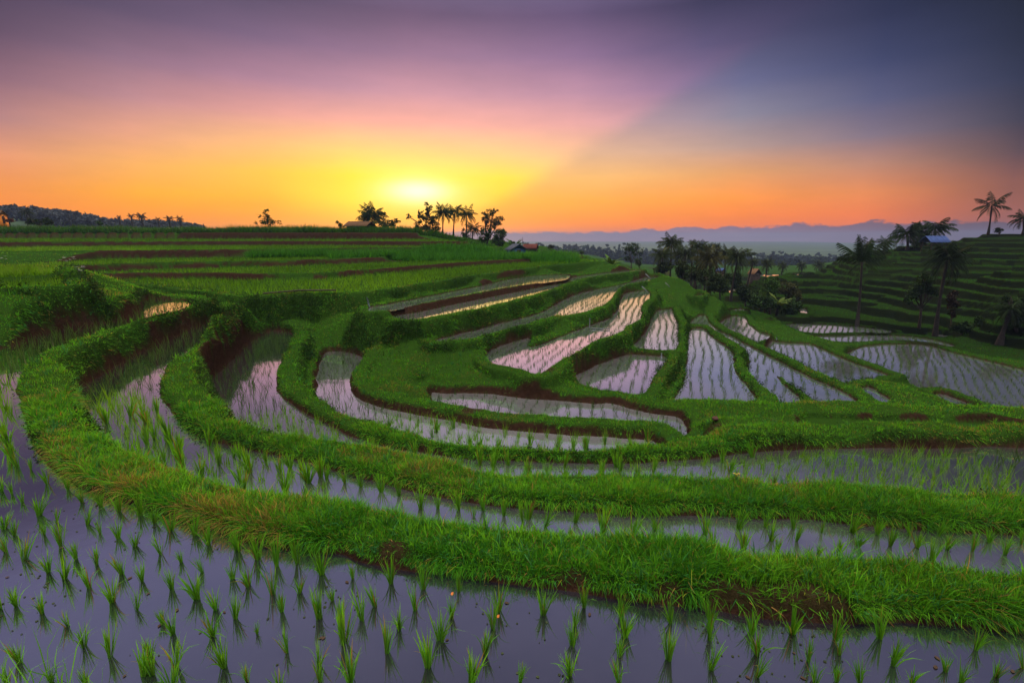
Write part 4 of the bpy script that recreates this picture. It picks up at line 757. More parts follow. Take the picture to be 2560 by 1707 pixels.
# ------------------------------------------------------------------ huts
def box_mesh(x0, x1, y0, y1, z0, z1):
    V = [(x, y, z) for z in (z0, z1) for y in (y0, y1) for x in (x0, x1)]
    return np.array(V, float), np.array([[0, 2, 3, 1], [4, 5, 7, 6], [0, 1, 5, 4], [2, 6, 7, 3], [0, 4, 6, 2], [1, 3, 7, 5]])
def joinb(bs):
    Vs, Fs, o = [], [], 0
    for v, f in bs: Vs.append(v); Fs.append(f + o); o += len(v)
    return np.concatenate(Vs), np.concatenate(Fs)
def gable_roof(w, d, h, over, th_=0.06, z=0.0):
    """corrugated two-sided roof with the ridge along y"""
    bs = []
    for s in (-1, 1):
        n = 14
        for k in range(n):
            y0 = -d / 2 - over + (d + 2 * over) * k / n; y1 = -d / 2 - over + (d + 2 * over) * (k + 1) / n; dz = 0.025 * (k % 2); e = w / 2 + over; zl = z - over * h / (w / 2)
            V = np.array([(0, y0, z + h + dz), (0, y1, z + h + dz), (s * e, y1, zl + dz), (s * e, y0, zl + dz), (0, y0, z + h + dz - th_), (0, y1, z + h + dz - th_), (s * e, y1, zl + dz - th_), (s * e, y0, zl + dz - th_)])
            bs.append((V, np.array([[0, 1, 2, 3], [7, 6, 5, 4], [0, 4, 5, 1], [1, 5, 6, 2], [2, 6, 7, 3], [3, 7, 4, 0]])))
    return joinb(bs)
def hut(name, cr, x, ybase, D, wpx, hpx, rise, label, wallm, roofm, rz=0.0, open_sides=False, cat='hut', dep=1.0):
    q = place(cr, x, ybase, D); s = D / F / CR[cr][2]; w, h, rh = wpx * s, hpx * s, rise * s; d = w * dep; g = min(ground(q[0], q[1]) - 0.1, q[2]); root = link(name, None, loc=(q[0], q[1], q[2]), rz=rz, label=label, cat=cat); dz = g - q[2]
    if not open_sides:
        t = 0.08; bs = [box_mesh(-w / 2, w / 2, -d / 2, -d / 2 + t, dz, h), box_mesh(-w / 2, w / 2, d / 2 - t, d / 2, dz, h), box_mesh(-w / 2, -w / 2 + t, -d / 2 + t, d / 2 - t, dz, h), box_mesh(w / 2 - t, w / 2, -d / 2 + t, d / 2 - t, dz, h)]
        for yy in (-d / 2 + 0.001, d / 2 - 0.001 - t):
            V = np.array([(-w / 2 + .02, yy, h), (w / 2 - .02, yy, h), (0, yy, h + rh - 0.1), (-w / 2 + .02, yy + t, h), (w / 2 - .02, yy + t, h), (0, yy + t, h + rh - 0.1)]); bs.append((V, np.array([[0, 1, 2, 2], [3, 5, 4, 4]])))
        me = mesh('wall', *joinb(bs[:4]), wallm); link('wall', me, root)
        gv = np.concatenate([b[0] for b in bs[4:]]); link('gable', mesh('gable', gv, np.array([[0, 1, 2], [5, 4, 3], [6, 7, 8], [11, 10, 9], [0, 3, 4], [0, 4, 1]]), wallm), root)
        link('door', mesh('door', *box_mesh(-w * .14, w * .14, -d / 2 - 0.03, -d / 2 - 0.004, 0, h * .85), M_WOODD), root)
    else:
        for sx in (-1, 1):
            for sy in (-1, 1): v, f = tubes([([(sx * w * .45, sy * d * .45, dz), (sx * w * .45, sy * d * .45, h)], [.06, .05])], 7); link('post', mesh('post', v, f, M_WOODD), root)
        link('platform', mesh('platform', *box_mesh(-w * .45 + .07, w * .45 - .07, -d * .45 + .07, d * .45 - .07, h * .3, h * .3 + .06), M_WOODD), root)
    link('roof', mesh('roof', *gable_roof(w, d, rh, w * .12, z=h + 0.01), roofm), root); return root
M_WOODD = simple('old_wood', (0.06, 0.045, 0.035), 0.85, 0.4, 14, bump=0.3)
M_BLUE = simple('blue_boards', (0.03, 0.075, 0.19), 0.7, 0.25, 5); M_TIN = simple('grey_tin', (0.06, 0.066, 0.085), 0.78, 0.25, 4, spec=0.5); M_REDTILE = simple('red_tile', (0.08, 0.024, 0.018), 0.8, 0.35, 5)
M_THATCH = simple('dark_thatch', (0.10, 0.055, 0.03), 0.95, 0.4, 12, bump=0.5); M_ORANGE = simple('orange_plaster', (0.62, 0.20, 0.03), 0.8, 0.15, 2); M_BROWNB = simple('brown_boards', (0.035, 0.024, 0.018), 0.85, 0.3, 6); M_TARP = simple('blue_sheet', (0.04, 0.065, 0.17), 0.78, 0.2, 3, spec=0.4)
hut('hut', 'b', 2110, 748, 60, 190, 52, 56, 'small blue walled hut with a pale gable roof at the end of the terraces', M_BLUE, M_TIN, 0.35, dep=0.9)
hut('hut', 'b', 2285, 700, 78, 120, 18, 42, 'low hut with a red roof right of the blue hut', M_BROWNB, M_REDTILE, 1.3, dep=1.2)
hut('hut', 'b', 200, 440, 68, 250, 28, 46, 'dark low roofed shelter left of the bushy palm on the crest', M_BROWNB, M_THATCH, 1.45, dep=0.9)
hut('house', 'a', 0, 440, 66, 110, 115, 55, 'orange walled house cut by the left edge of the crest', M_ORANGE, M_THATCH, 1.57, cat='house', dep=1.1)
hut('hut', 'e', 1170, 275, 57, 190, 75, 55, 'open hut with a bright blue roof on the dark hillside', M_BROWNB, M_TARP, 1.35, True, dep=0.8)
hut('hut', 'c', 1490, 385, 60, 44, 26, 16, 'tiny hut with a pale blue roof among the grove palms', M_BROWNB, M_TARP, 0.5)
hut('hut', 'c', 1750, 405, 88, 60, 26, 34, 'dark thatched hut on the valley floor right of the grove', M_BROWNB, M_THATCH, 0.3)
v, f = tubes([([place('b', 2188, y, 62) - place('b', 2188, 660, 62) for y in (680, 620, 552)], [.035, .03, .02])], 6); link('pole', mesh('pole', v, f, M_WOODD), loc=tuple(place('b', 2188, 660, 62)), label='thin bare pole sticking up beside the blue hut', cat='pole')
# ------------------------------------------------------------------ pipes, channel, spills
M_PIPE = simple('white_pipe', (0.10, 0.105, 0.115), 0.4, 0.1, 3, spec=0.5); M_BAMBOO = simple('old_bamboo', (0.03, 0.016, 0.011), 0.7, 0.3, 8)
def run(name, pts, rad, mat, label, cat, ns=8):
    pts = [np.array(p, float) for p in pts]; o = pts[0]; v, f = tubes([([p - o for p in pts], [rad] * len(pts))], ns); return link(name, mesh(name, v, f, mat, smooth=True), loc=tuple(o), label=label, cat=cat)
def onlev(cr, x, y, d, dz=0.0): v = U(*px(cr, x, y), d); return np.array([v[0], v[1], EYE - d + dz])
a = onlev('2', 60, 880, 2.65, .0); b_ = onlev('2', 560, 897, 2.75, .0); a[2] = ground(a[0], a[1]) + .1; b_[2] = ground(b_[0], b_[1]) + .1; run('bamboo_channel', [a, np.array([(a[0] + b_[0]) / 2, (a[1] + b_[1]) / 2, max((a[2] + b_[2]) / 2, ground((a[0] + b_[0]) / 2, (a[1] + b_[1]) / 2) + .1)]), b_], 0.03, M_BAMBOO, 'long brown bamboo water channel lying across the grassy slope', 'channel')
q = onlev('3', 640, 715, 3.66); run('water_pipe', [q + [0, .05, .42], q + [0, .02, .05], q + [.02, 0, .02], onlev('3', 780, 722, 3.66, .02)], 0.02, M_PIPE, 'bent white pipe dropping into the long hillside paddy', 'pipe')
for cr, x, y, d, lb in (('3', 1037, 358, 2.75, 'short white pipe end below the top green bank'), ('3', 1015, 447, 3.2, 'white spout pipe sticking out of the middle green bank'), ('3', 1172, 418, 3.3, 'grey curved pipe by the right end of the middle bank')):
    q = onlev(cr, x, y, d); run('water_pipe', [q + [-.12, .15, .16], q + [0, 0, .03], q + [.14, -.12, -.12]], 0.028, M_PIPE, lb, 'pipe')
nt = NT('falling_water'); b = nt.n('BsdfPrincipled', i_Base_Color=(.22, .24, .28, 1), i_Roughness=0.2); nt.t.links.new(nt.math('ADD', nt.math('MULTIPLY', noise(nt, 22, 3, .6, nt.n('TexCoord').outputs[3]), .9), .1, True), b.inputs['Alpha']); M_FALL = nt.done(b.outputs[0])
def spill(cr, top, bot, dt, db, w, label):
    A = onlev(cr, *top, dt); Bp = onlev(cr, *bot, db); n = 10; V, Fs = [], []
    hz = Bp - A
    for i in range(n + 1):
        t = i / n; c = A + np.array([hz[0] * t ** .6, hz[1] * t ** .6, hz[2] * t ** 1.5]); ww = w * (0.5 + 0.8 * t)
        for k in range(6): q = 2 * PI * k / 6; V.append(c - A + np.array([math.cos(q) * ww, math.sin(q) * ww * .4, 0]))
        if i:
            for k in range(6): k2 = (k + 1) % 6; Fs.append([(i - 1) * 6 + k, (i - 1) * 6 + k2, i * 6 + k2, i * 6 + k])
    link('waterfall', mesh('waterfall', np.array(V), np.array(Fs), M_FALL, smooth=True), loc=tuple(A), label=label, cat='waterfall')
spill('2', (752, 800), (775, 880), 2.12, 2.58, 0.03, 'little waterfall spilling off the brown terrace corner')
spill('3', (1918, 770), (1918, 800), 5.42, 5.78, 0.03, 'thin white trickle through the bank between two right hand paddies')
spill('3', (1130, 880), (1132, 905), 4.16, 4.3, 0.025, 'tiny trickle through the thin bank between two middle paddies')
# ------------------------------------------------------------------ small things
def stone(loc, s, label, mat):
    r = np.random.default_rng(5); V, Fs = [], []; n, m = 8, 12
    for i in range(n + 1):
        for k in range(m):
            a, e = 2 * PI * k / m, -PI / 2 + PI * i / n; u = np.array([math.cos(a) * math.cos(e), math.sin(a) * math.cos(e), math.sin(e)]); rr_ = 1 + .22 * math.sin(3 * u[0] + 1) * math.cos(2.3 * u[1]) + .06 * r.normal(); V.append(u * rr_ * s * [1.2, 1, .75])
        if i:
            for k in range(m): k2 = (k + 1) % m; Fs.append([(i - 1) * m + k, (i - 1) * m + k2, i * m + k2, i * m + k])
    return link('stone', mesh('stone', np.array(V), np.array(Fs), mat, smooth=True), loc=loc, label=label, cat='stone')
q = onlev('5', 238, 800, 3.6); stone((q[0], q[1], ground(q[0], q[1]) + .06), 0.06, 'reddish brown stone lying on the grassy path bank', simple('brown_stone', (.07, .035, .027), .8, .3, 6, bump=.4))
def flower(loc, h, nst, pet, label, seed, spread=0.3, group=None, fsz=0.016, rot=0):
    r = np.random.default_rng(seed); root = link('wildflower', None, loc=loc, label=label, cat='flower', group=group); L, bl = [], []
    for k in range(nst):
        a = r.uniform(0, 2 * PI); s = r.uniform(.1, 1) * spread; hh = h * r.uniform(.65, 1.05); t = np.array([math.cos(a) * s * h, math.sin(a) * s * h, hh]); L.append(([np.array([t[0] * .1, t[1] * .1, -.03]), t * [.4, .4, .55], t], [.004, .003, .002])); bl.append(t)
    v, f = tubes(L, 5); link('stem', mesh('stem', v, f, simple('flower_stem', (.06, .13, .03))), root)
    Vs, Qs, o = [], [], 0
    for t in bl:
        for k in range(7):
            a = 2 * PI * k / 7; d = np.array([math.cos(a), math.sin(a), .35]); s = np.array([-math.sin(a), math.cos(a), 0]); z = fsz * r.uniform(.8, 1.3); Vs += [t, t + d * z * .6 + s * z * .35, t + d * z, t + d * z * .6 - s * z * .35]; Qs.append([o, o + 1, o + 2, o + 3]); o += 4
    link('blossom', mesh('blossom', np.array(Vs), np.array(Qs), pet), root); return root
M_WHITE = simple('white_petal', (.35, .34, .31), .7, .1); M_YEL = simple('yellow_petal', (.28, .2, .02), .7, .1)
q = onlev('7', 1345, 392, 2.42); flower((q[0], q[1], ground(q[0], q[1])), .17, 16, M_WHITE, 'clump of small white wildflowers on the second grassy bank', 1, .55, fsz=.02)
q = onlev('8', 2020, 420, 2.45); flower((q[0], q[1], ground(q[0], q[1])), .16, 7, M_WHITE, 'few white wildflowers on the second bank near the right edge', 2, .5, fsz=.018)
q = onlev('8', 430, 405, 2.42); flower((q[0], q[1], ground(q[0], q[1])), .10, 5, M_YEL, 'small yellow wildflowers low in the second bank grass', 3, .5, fsz=.011)
for i, (x, y, pm, lb) in enumerate(((965, 1300, M_WHITE, 'pale plumed grass flower left of the others on the left mound'), (1085, 1300, M_WHITE, 'tall pale plumed flower on the left mound'), (1150, 1365, M_WHITE, 'low white flower at the lip of the left mound'), (1215, 1355, M_WHITE, 'thin pale flower between the white and yellow ones'), (1330, 1360, M_YEL, 'yellow flower at the right end of the left mound'), (108, 1180, M_WHITE, 'single white flower at the left edge of the mound'))):
    q = onlev('a', x, y, 1.28); flower((q[0], q[1], ground(q[0], q[1])), .34, 4, pm, lb, 10 + i, .25, fsz=.045)
# fallen leaves floating near the seedlings
M_DEAD = simple('dead_leaf', (.05, .032, .02), .8, .4, 20); M_ORL = simple('orange_leaf', (.55, .16, .03), .7, .3, 20)
def leafm():
    V, Fs = [], []
    for i in range(7):
        t = i / 6; w = .42 * math.sin(PI * min(1, t * .95 + .03)) ** .8; V += [(t - .5, -w, .10 * (t - .5) ** 2), (t - .5, 0, .02 + .2 * (t - .5) ** 2), (t - .5, w, .12 * t * t)]
        if i: b = 3 * i; Fs += [[b - 3, b - 2, b + 1, b], [b - 2, b - 1, b + 2, b + 1]]
    return np.array(V), np.array(Fs)
LM = mesh('fallen_leaf', *leafm(), M_DEAD); LO = mesh('fallen_leaf', *leafm(), M_ORL)
FL = [('6', 540, 730), ('6', 630, 1060), ('6', 300, 912), ('6', 35, 1055), ('6', 605, 1535), ('6', 1090, 1225), ('6', 775, 1290), ('6', 860, 1215), ('6', 1560, 1350), ('6', 720, 1135), ('7', 705, 1330), ('7', 1495, 1190), ('7', 20, 1320), ('7', 1035, 1125), ('7', 150, 1010), ('8', 775, 1390), ('8', 1700, 1325), ('8', 1630, 1420), ('8', 830, 1540), ('8', 500, 1535), ('8', 2080, 1500), ('8', 1620, 1475)]
for i, (cr, x, y) in enumerate(FL):
    q = onlev(cr, x, y, 2.0, .004); o = link('fallen_leaf', LM, loc=tuple(q), rz=random.uniform(0, 6), label='curled brown dead leaf floating in the nearest paddy', cat='leaf', group='dead leaves floating in the nearest paddy'); s = random.uniform(.016, .03); o.scale = (s, s * .7, s * .35)
FL = [(500, 600), (620, 590), (310, 540), (330, 500), (1330, 660), (1480, 700), (1530, 730), (1470, 680), (1200, 670), (1660, 720), (1080, 685), (1340, 700), (195, 505), (450, 500), (1390, 720), (1640, 680)]
for i, (x, y) in enumerate(FL):
    q = onlev('7', x, y, 2.65, .008); o = link('fallen_leaf', LM, loc=tuple(q), rz=random.uniform(0, 6), label='small dark leaf floating in the narrow second paddy', cat='leaf', group='leaves floating in the second paddy'); s = random.uniform(.03, .05); o.scale = (s, s * .8, s * .35)
for cr, x, y, hz, lb in (('7', 735, 1090, .08, 'bright orange leaf caught on a seedling below the first bank'), ('7', 988, 1200, .06, 'orange leaf stuck to a double seedling in the nearest paddy')):
    q = onlev(cr, x, y + 50, 2.0, hz); o = link('fallen_leaf', LO, loc=tuple(q), rz=1.0, label=lb, cat='leaf'); o.scale = (.022, .018, .02); o.rotation_euler[0] = .9
# specks of floating weed and scum on the two nearest paddies
fw = []
for p, n in ((P0, 5200), (P1, 2600)):
    lo, hi = p.poly.min(0), p.poly.max(0); lo = np.maximum(lo, [-5, .8]); hi = np.minimum(hi, [5, 7]); q = RNG.uniform(lo, hi, (n * 3, 2))
    cl = sstep(.54, .70, fbm(q[:, 0] / .55, q[:, 1] / .55, 3, 201)); q = q[(RNG.uniform(0, 1, n * 3) < cl * .5 + .012)]; q = q[sdist(q[:, 0], q[:, 1], simp(p.poly, .06)) < -.03]
    m = len(q); a = RNG.uniform(0, 6.28, m)[:, None] + np.arange(6)[None] * (PI / 3); r_ = RNG.uniform(.0025, .008, m)[:, None] * RNG.uniform(.7, 1.3, (m, 6))
    V = np.stack([q[:, :1] + np.cos(a) * r_, q[:, 1:] + np.sin(a) * r_, np.full((m, 6), p.z + .003)], -1).reshape(-1, 3); fw.append((V, [np.arange(m * 6).reshape(-1, 6)], np.repeat(np.array([.035, .045, .02]) * RNG.uniform(.5, 1.6, (m, 1)), 6, 0)))
Vf, Ff, Tf = joinparts(fw)
link('floating_weed', mesh('floating_weed', Vf, Ff, M_LEAF, {'tint': Tf}), kind='stuff', label='scattered specks of floating weed and scum on the near water', cat='weed')
# ------------------------------------------------------------------ far woods and hills
def woods(name, spec, label, tint, leaf=1.1):
    r = np.random.default_rng(77); Vs, Cs = [], []
    for (x, ytop, D, w) in spec:
        t = AT(x, ytop, D); gz = min(ground(t[0], t[1]), t[2] - 2); h = t[2] - gz; bl = [(t[0], t[1], t[2] - w * .55, w * .8, w, w * .55, 1), (t[0] + r.uniform(-1, 1) * w, t[1], t[2] - w * 1.1, w, w, w * .6, 1), (t[0], t[1], (gz + t[2]) / 2 - w * .4, w * 1.2, w, h * .42, 1)]
        v, f, c = leafcloud(r, bl, 420, leaf * min(D, 330) / 260, np.array(tint) * r.uniform(.7, 1.3)); Vs.append(v); Cs.append(c)
    V = np.concatenate(Vs); link(name, mesh(name, V, np.arange(len(V)).reshape(-1, 4), M_LEAF, {'tint': np.concatenate(Cs)}), kind='stuff', label=label, cat='woods')
r = np.random.default_rng(3); sp = []
for k in range(150):
    x = 1255 + k * 9.2 + r.uniform(-8, 8); base = np.interp(x, [1255, 1480, 1600, 1860, 1940, 2010, 2100, 2250], [606, 611, 618, 630, 631, 633, 634, 634]); sp.append((x, base + r.uniform(-3, 6) + (r.uniform() < .12) * -3, r.uniform(420, 560), r.uniform(5.0, 9.5)))
for k in range(56):
    x = 1840 + k * 8 + r.uniform(-6, 6); sp.append((x, 646 + r.uniform(-5, 9), r.uniform(260, 330), r.uniform(4, 7)))
for k in range(110):
    x = 1240 + k * 9 + r.uniform(-6, 6); sp.append((x, np.interp(x, [1255, 1480, 1600, 1860], [618, 624, 632, 643]) + r.uniform(-4, 6), r.uniform(330, 390), r.uniform(4, 7)))
woods('forest', sp, 'blue misty woods along the far edge of the valley', (.02, .035, .018))
hx = np.array([-900, -500, -300, 0, 23, 54, 107, 143, 186, 214, 268, 295, 357, 420, 480, 560, 700]); hy = np.array([500, 500, 508, 514, 513, 517, 521, 525, 531, 536, 547, 549, 551, 554, 560, 572, 590])
D = 190; cl = np.array([AT(x, y + 10, D) for x, y in zip(hx, hy)]); V, Fs = [], []; nn = len(cl)
for k, (fy, fz) in enumerate(((-95, -99), (-55, .25), (-28, .62), (0, 1), (60, .6), (150, -99))):
    for q in cl: V.append((q[0] * (D + fy) / D, q[1] + fy, (-5 if fz < -9 else (q[2] + 4) * fz - 4 + 0.9 * math.sin(q[0] * .11 + k * 2))))
for k in range(5):
    for i in range(nn - 1): Fs.append([k * nn + i, k * nn + i + 1, (k + 1) * nn + i + 1, (k + 1) * nn + i])
link('hills', mesh('hills', np.array(V), np.array(Fs), simple('hill_woods', (.03, .05, .025), .95, .5, .08), smooth=True), kind='structure', label='wooded far hill sloping down at the left behind the crest', cat='hill')
def ground_h(x, y): return -4.0
sp = []
for k in range(150):
    x = -60 + k * 3.8 + r.uniform(-4, 4); y = np.interp(x, hx, hy) + r.uniform(-2, 5); sp.append((x, y, 189 + r.uniform(-4, 4), r.uniform(.6, 1.2)))
for k in range(220): x = r.uniform(-60, 460); sp.append((x, np.interp(x, hx, hy) + r.uniform(6, 24), r.uniform(160, 182), r.uniform(.7, 1.3)))
g_old = ground; ground = lambda x, y: 1.0
woods('hill_forest', sp, 'haze tinted grey blue woods covering the far hill at the left', (.07, .085, .10)); ground = g_old  # distance haze is put into the leaf tint here
for i, (x, yc, rr_, lb) in enumerate(((1665, 355, 34, 'tiny distant palm top alone on the far left hill slope'), (1835, 340, 44, 'distant round palm, left one of two on the far hill slope'), (1980, 350, 46, 'distant spiky palm, right one of two on the far hill slope'), (2210, 385, 34, 'small distant palm low on the far hill slope'))):
    palm('a', x, yc, 130, rr_ * 1.3, lb, nf=18, seed=140 + i, tint=np.array([.02, .03, .016]), trunk_r=.3)
for i, (x, yc, rr_, lb) in enumerate(((1155, 265, 34, 'distant palm behind the crest left of the sapling'), (1230, 268, 34, 'second distant palm nearer the sapling on the crest'), (965, 250, 40, 'distant palm against the orange sky at the foot of the far hill'))):
    palm('1', x, yc, 120, rr_, lb, nf=18, seed=150 + i, tint=np.array([.02, .03, .016]), trunk_r=.3)
# ------------------------------------------------------------------ sky
W = bpy.data.worlds.new('World'); SC.world = W; W.use_nodes = True; wt = W.node_tree; wt.nodes.clear()
class WN(NT):
    def __init__(s): s.t = wt; s.out = wt.nodes.new('ShaderNodeOutputWorld')
wn = WN()
def lin(c): c = np.array(c, float) / 255; return np.where(c <= .04045, c / 12.92, ((c + .055) / 1.055) ** 2.4)
def azel(x, y): d = ray(x, y); d = d / np.linalg.norm(d); return math.degrees(math.atan2(d[0], d[1])), math.degrees(math.asin(d[2]))
YS = [0, 100, 200, 280, 340, 400, 440, 480, 520]
LEFT = {0: [(78, 62, 98), (115, 85, 115), (160, 115, 135), (195, 140, 140), (220, 150, 120), (240, 152, 90), (245, 148, 75), (245, 140, 62), (245, 135, 60)],
        300: [(88, 72, 108), (125, 98, 130), (175, 130, 150), (222, 155, 142), (240, 170, 120), (252, 178, 85), (255, 170, 62), (255, 155, 48), (255, 140, 45)],
        600: [(90, 75, 112), (130, 102, 140), (185, 135, 160), (238, 165, 150), (252, 190, 120), (255, 193, 70), (255, 182, 40), (255, 164, 28), (255, 150, 30)],
        800: [(95, 76, 116), (135, 104, 145), (188, 138, 165), (242, 168, 156), (254, 200, 122), (255, 222, 60), (255, 226, 35), (255, 205, 5), (255, 148, 25)],
        950: [(98, 76, 118), (138, 105, 148), (190, 140, 168), (243, 164, 160), (252, 196, 130), (255, 228, 80), (255, 246, 140), (255, 215, 5), (255, 140, 25)],
        1150: [(92, 74, 115), (135, 105, 150), (185, 140, 170), (238, 165, 165), (252, 195, 150), (255, 222, 75), (255, 212, 40), (255, 178, 40), (255, 140, 55)],
        1320: [(88, 72, 114), (130, 102, 150), (180, 138, 170), (230, 165, 168), (248, 186, 155), (253, 208, 122), (255, 196, 66), (255, 170, 48), (255, 140, 55)],
        1600: [(80, 66, 108), (112, 90, 138), (150, 118, 158), (190, 150, 165), (215, 165, 150), (235, 180, 115), (250, 170, 80), (255, 150, 65), (255, 130, 70)]}
RIGHT = {1100: [(85, 72, 112), (125, 100, 145), (165, 135, 165), (205, 158, 160), (225, 178, 148), (250, 192, 112), (255, 175, 65), (255, 160, 52), (255, 138, 50)],
         1400: [(76, 68, 110), (102, 92, 135), (148, 126, 158), (186, 150, 158), (212, 170, 150), (242, 184, 120), (255, 178, 88), (255, 160, 70), (255, 130, 65)],
         1700: [(58, 52, 92), (82, 78, 118), (106, 106, 146), (146, 138, 155), (186, 153, 145), (230, 160, 105), (250, 155, 80), (255, 145, 70), (250, 125, 70)],
         2000: [(34, 35, 72), (54, 56, 98), (74, 78, 120), (105, 100, 130), (145, 120, 128), (205, 140, 105), (230, 140, 90), (240, 130, 80), (240, 120, 75)],
         2352: [(15, 15, 36), (25, 26, 54), (38, 40, 72), (56, 50, 72), (82, 62, 76), (122, 80, 78), (145, 85, 75), (150, 88, 80), (150, 90, 85)]}
ELS = [-3, 0.4, 2, 4, 6.5, 9, 12, 15, 18.5, 22, 28, 34, 50, 64, 77, 90]; EMIN, EMAX = -3, 90
TOP = {28: (.16, .14, .27), 34: (.17, .16, .30), 50: (.20, .19, .33), 64: (1.3, 1.2, 1.2), 77: (9.5, 8.9, 8.0), 90: (19., 17.8, 15.6)}  # unseen overhead sky, brightness added there as top light on the land
def mixrow(a, b, f): return [tuple(np.array(p) * (1 - w) + np.array(q) * w) for p, q, w in zip(a, b, f)]
LEFT[2000] = mixrow(LEFT[1600], RIGHT[2000], [1, 1, .9, .7, .5, .5, .5, .5, .5]); LEFT[2352] = RIGHT[2352]
LEFT[1600] = mixrow(LEFT[1600], RIGHT[1700], [.9, .6, .2, 0, 0, 0, 0, 0, 0])
def columns(tab):
    cols = []
    for xd, row in tab.items():
        e = []; c = []
        for yd, col in zip(YS, row): a_, b__ = azel(xd / .91875, yd / .91875); e.append(b__); cl_ = lin(col) * np.interp(yd, [0, 100, 200, 300], [.74, .84, .93, 1]) * np.array([1, 1.0, np.interp(yd, [0, 300], [.9, .97])]) * (np.interp(xd, [0, 300], [.84, 1]) if yd < 300 else 1); cl_ = np.maximum(cl_ + (cl_ - cl_.mean()) * .09, 0) * .95; c.append(cl_)
        o = np.argsort(e); e = np.array(e)[o]; c = np.array(c)[o]; az0 = azel(xd / .91875, 300 / .91875)[0]; st = []
        for E in ELS:
            if E in TOP: cc = np.array(TOP[E]) * (1 if az0 < 20 else np.interp(az0, [20, 48], [1, .55]) if E < 50 else 1)
            else: cc = np.array([np.interp(E, e, c[:, k]) for k in range(3)])
            st.append(((E - EMIN) / (EMAX - EMIN), tuple(cc)))
        cols.append((az0, st))
    return cols
geo = wn.n('TexCoord').outputs[0]; sx = wn.n('SeparateXYZ', i_0=geo)
azn = wn.math('MULTIPLY', wn.math('ARCTAN2', sx.outputs[0], sx.outputs[1]), 180 / PI); eln = wn.math('MULTIPLY', wn.math('ARCSINE', sx.outputs[2]), 180 / PI)
ef = wn.math('DIVIDE', wn.math('SUBTRACT', eln, EMIN), EMAX - EMIN, True)
def smooth(v, a, b): 
    m = wn.n('MapRange', interpolation_type='SMOOTHSTEP', i_0=v, i_1=a, i_2=b); return m.outputs[0]
def linear(v, a, b):
    m = wn.n('MapRange', i_0=v, i_1=a, i_2=b); return m.outputs[0]
def sheet(tab):
    cols = columns(tab); cur = wn.ramp(ef, cols[0][1])
    for (a0, _), (a1, st) in zip(cols[:-1], cols[1:]): cur = wn.mix(linear(azn, a0, a1), cur, wn.ramp(ef, st))
    return cur
LS, RS = sheet(LEFT), sheet(RIGHT)
A_ = ray(1208, 517); B_ = ray(1850, 118); nn_ = np.cross(A_, B_); nn_ /= np.linalg.norm(nn_)
if np.dot(nn_, ray(2300, 300)) < 0: nn_ = -nn_
dp = wn.n('VectorMath', operation='DOT_PRODUCT', i_0=geo, i_1=tuple(nn_)).outputs['Value']
sky = wn.mix(smooth(dp, -0.012, 0.032), LS, RS)
# glow around the sun behind the haze
sd_ = ray(1045, 478); sd_ /= np.linalg.norm(sd_)
gx_ = wn.math('SUBTRACT', azn, math.degrees(math.atan2(sd_[0], sd_[1]))); gy_ = wn.math('SUBTRACT', eln, math.degrees(math.asin(sd_[2])))
rr2 = wn.math('ADD', wn.math('POWER', wn.math('DIVIDE', gx_, 3.4), 2), wn.math('POWER', wn.math('DIVIDE', gy_, 1.15), 2)); gl_ = wn.math('POWER', 2.718, wn.math('MULTIPLY', rr2, -1.0))
sky = wn.mix(1.0, sky, wn.mix(gl_, (0, 0, 0), (.2, .35, .6)), 'ADD')
skn = noise(wn, 1.0, 5, .6, wn.n('CombineXYZ', i_0=wn.math('MULTIPLY', azn, .09), i_1=wn.math('MULTIPLY', eln, .35)).outputs[0])
sky = wn.mix(1.0, sky, wn.ramp(skn, [(.25, (.90, .92, .94)), (.75, (1.08, 1.06, 1.05))]), 'MULTIPLY')
# behind the camera a pale blue dusk, rising into the added overhead light
back = wn.ramp(ef, [(0, (.08, .08, .12)), (.12, (.13, .13, .19)), (.35, (.45, .48, .66)), (.7, TOP[64]), (1, TOP[90])])
aa = wn.math('ABSOLUTE', azn); sky = wn.mix(smooth(aa, 62, 120), sky, back)
# low bank of cloud along the right-hand horizon
nv = wn.n('Combine' + 'XYZ', i_0=wn.math('MULTIPLY', azn, .34), i_1=wn.math('MULTIPLY', eln, .9)).outputs[0]; n1 = noise(wn, 1.0, 6, .55, nv)
nv2 = wn.n('CombineXYZ', i_0=wn.math('MULTIPLY', azn, .12), i_1=wn.math('MULTIPLY', eln, 2.2)).outputs[0]; n2 = noise(wn, 1.0, 4, .55, nv2)
top_ = wn.ramp(linear(azn, -15, 45), [(0, (.0,) * 3), (.12, (.16,) * 3), (.24, (.24,) * 3), (.42, (.20,) * 3), (.62, (.44,) * 3), (.80, (.52,) * 3), (1, (.56,) * 3)])
edge = wn.math('ADD', wn.math('MULTIPLY', top_, 2.2), wn.math('MULTIPLY', wn.math('SUBTRACT', n1, .5), 1.9))
cm_ = smooth(wn.math('SUBTRACT', edge, eln), -.06, .16)
cm_ = wn.math('MULTIPLY', cm_, wn.math('MULTIPLY', smooth(azn, -11, -4), wn.math('SUBTRACT', 1, smooth(aa, 60, 100))))
cc_ = wn.mix(smooth(wn.math('SUBTRACT', edge, eln), .1, 1.7), tuple(lin((108, 100, 132))), tuple(lin((142, 124, 146)))); cc_ = wn.mix(wn.math('MULTIPLY', smooth(n2, .42, .68), .6), cc_, tuple(lin((118, 108, 138)))); cc_ = wn.mix(smooth(azn, 22, 46), cc_, tuple(lin((86, 70, 92))))
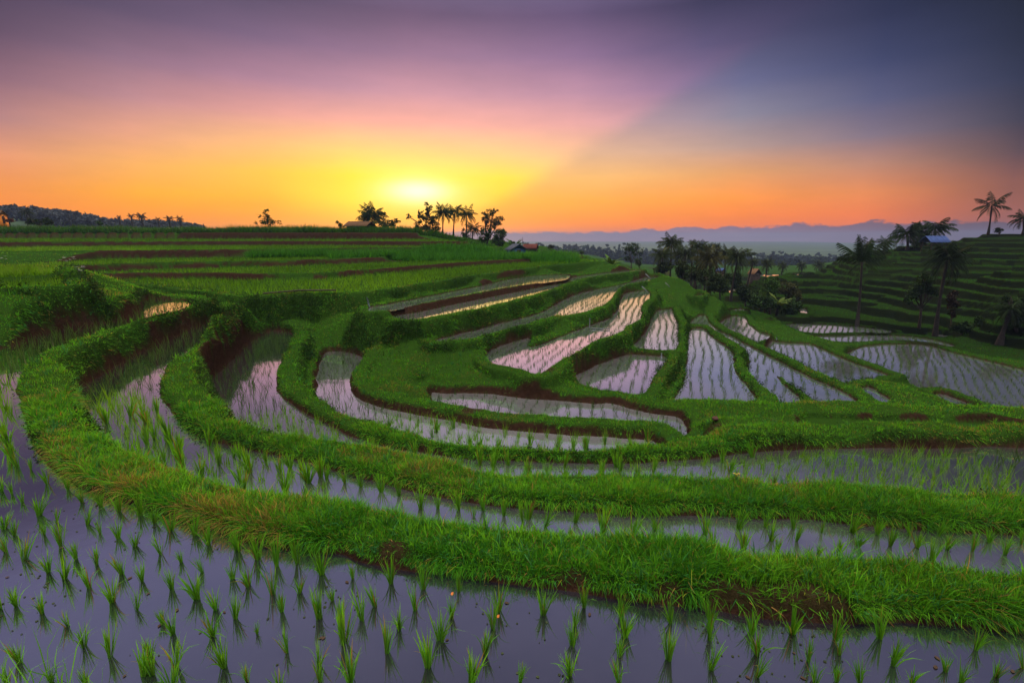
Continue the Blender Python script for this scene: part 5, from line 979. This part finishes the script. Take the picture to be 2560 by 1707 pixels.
sky = wn.mix(wn.math('MULTIPLY', cm_, .93), sky, cc_)
sky = wn.mix(smooth(eln, -1.0, -6.0), sky, (.03, .035, .03))
bg1 = wn.n('Background', i_Color=sky, i_Strength=0.88)
SUN_AZ = math.atan2(sd_[0], sd_[1]); SUN_EL = math.radians(6.2)
st_ = wn.n('TexSky', sky_type='NISHITA', sun_disc=False, sun_elevation=SUN_EL, sun_rotation=SUN_AZ); bg2 = wn.n('Background', i_Color=st_.outputs[0], i_Strength=0.006)
wt.links.new(wn.n('AddShader', i_0=bg1.outputs[0], i_1=bg2.outputs[0]).outputs[0], wn.out.inputs[0])
sun = bpy.data.lights.new('sun', 'SUN'); sun.energy = 3.2; sun.angle = math.radians(3); sun.color = (1, .68, .36); so_ = bpy.data.objects.new('sun', sun); COL.objects.link(so_)
sdir = Vector((math.sin(SUN_AZ) * math.cos(SUN_EL), math.cos(SUN_AZ) * math.cos(SUN_EL), math.sin(SUN_EL))); so_.rotation_euler = (-sdir).to_track_quat('-Z', 'Y').to_euler(); so_.location = (0, 0, 60)
# ------------------------------------------------------------------ air
hz_ = bpy.data.materials.new('air'); hz_.use_nodes = True; ht = hz_.node_tree; ht.nodes.clear(); ho = ht.nodes.new('ShaderNodeOutputMaterial'); pv = ht.nodes.new('ShaderNodeVolumePrincipled'); pv.inputs['Color'].default_value = (.20, .27, .50, 1); pv.inputs['Density'].default_value = 0.00045; pv.inputs['Anisotropy'].default_value = 0.2; ht.links.new(pv.outputs[0], ho.inputs['Volume'])
HAZE = True
if HAZE:
    o = link('haze', mesh('haze', *box_mesh(-1520, 1520, -170, 2620, -28.6, 16), hz_), kind='stuff', label='thin blue dusk haze lying over the valley', cat='haze')
SC.view_settings.view_transform = 'Standard'; SC.view_settings.look = 'None'; SC.view_settings.exposure = 0.3; SC.view_settings.gamma = 1.0
SC.cycles.max_bounces = 8; SC.cycles.diffuse_bounces = 3; SC.cycles.glossy_bounces = 3; SC.cycles.transparent_max_bounces = 8; SC.cycles.volume_bounces = 1; SC.cycles.use_denoising = True
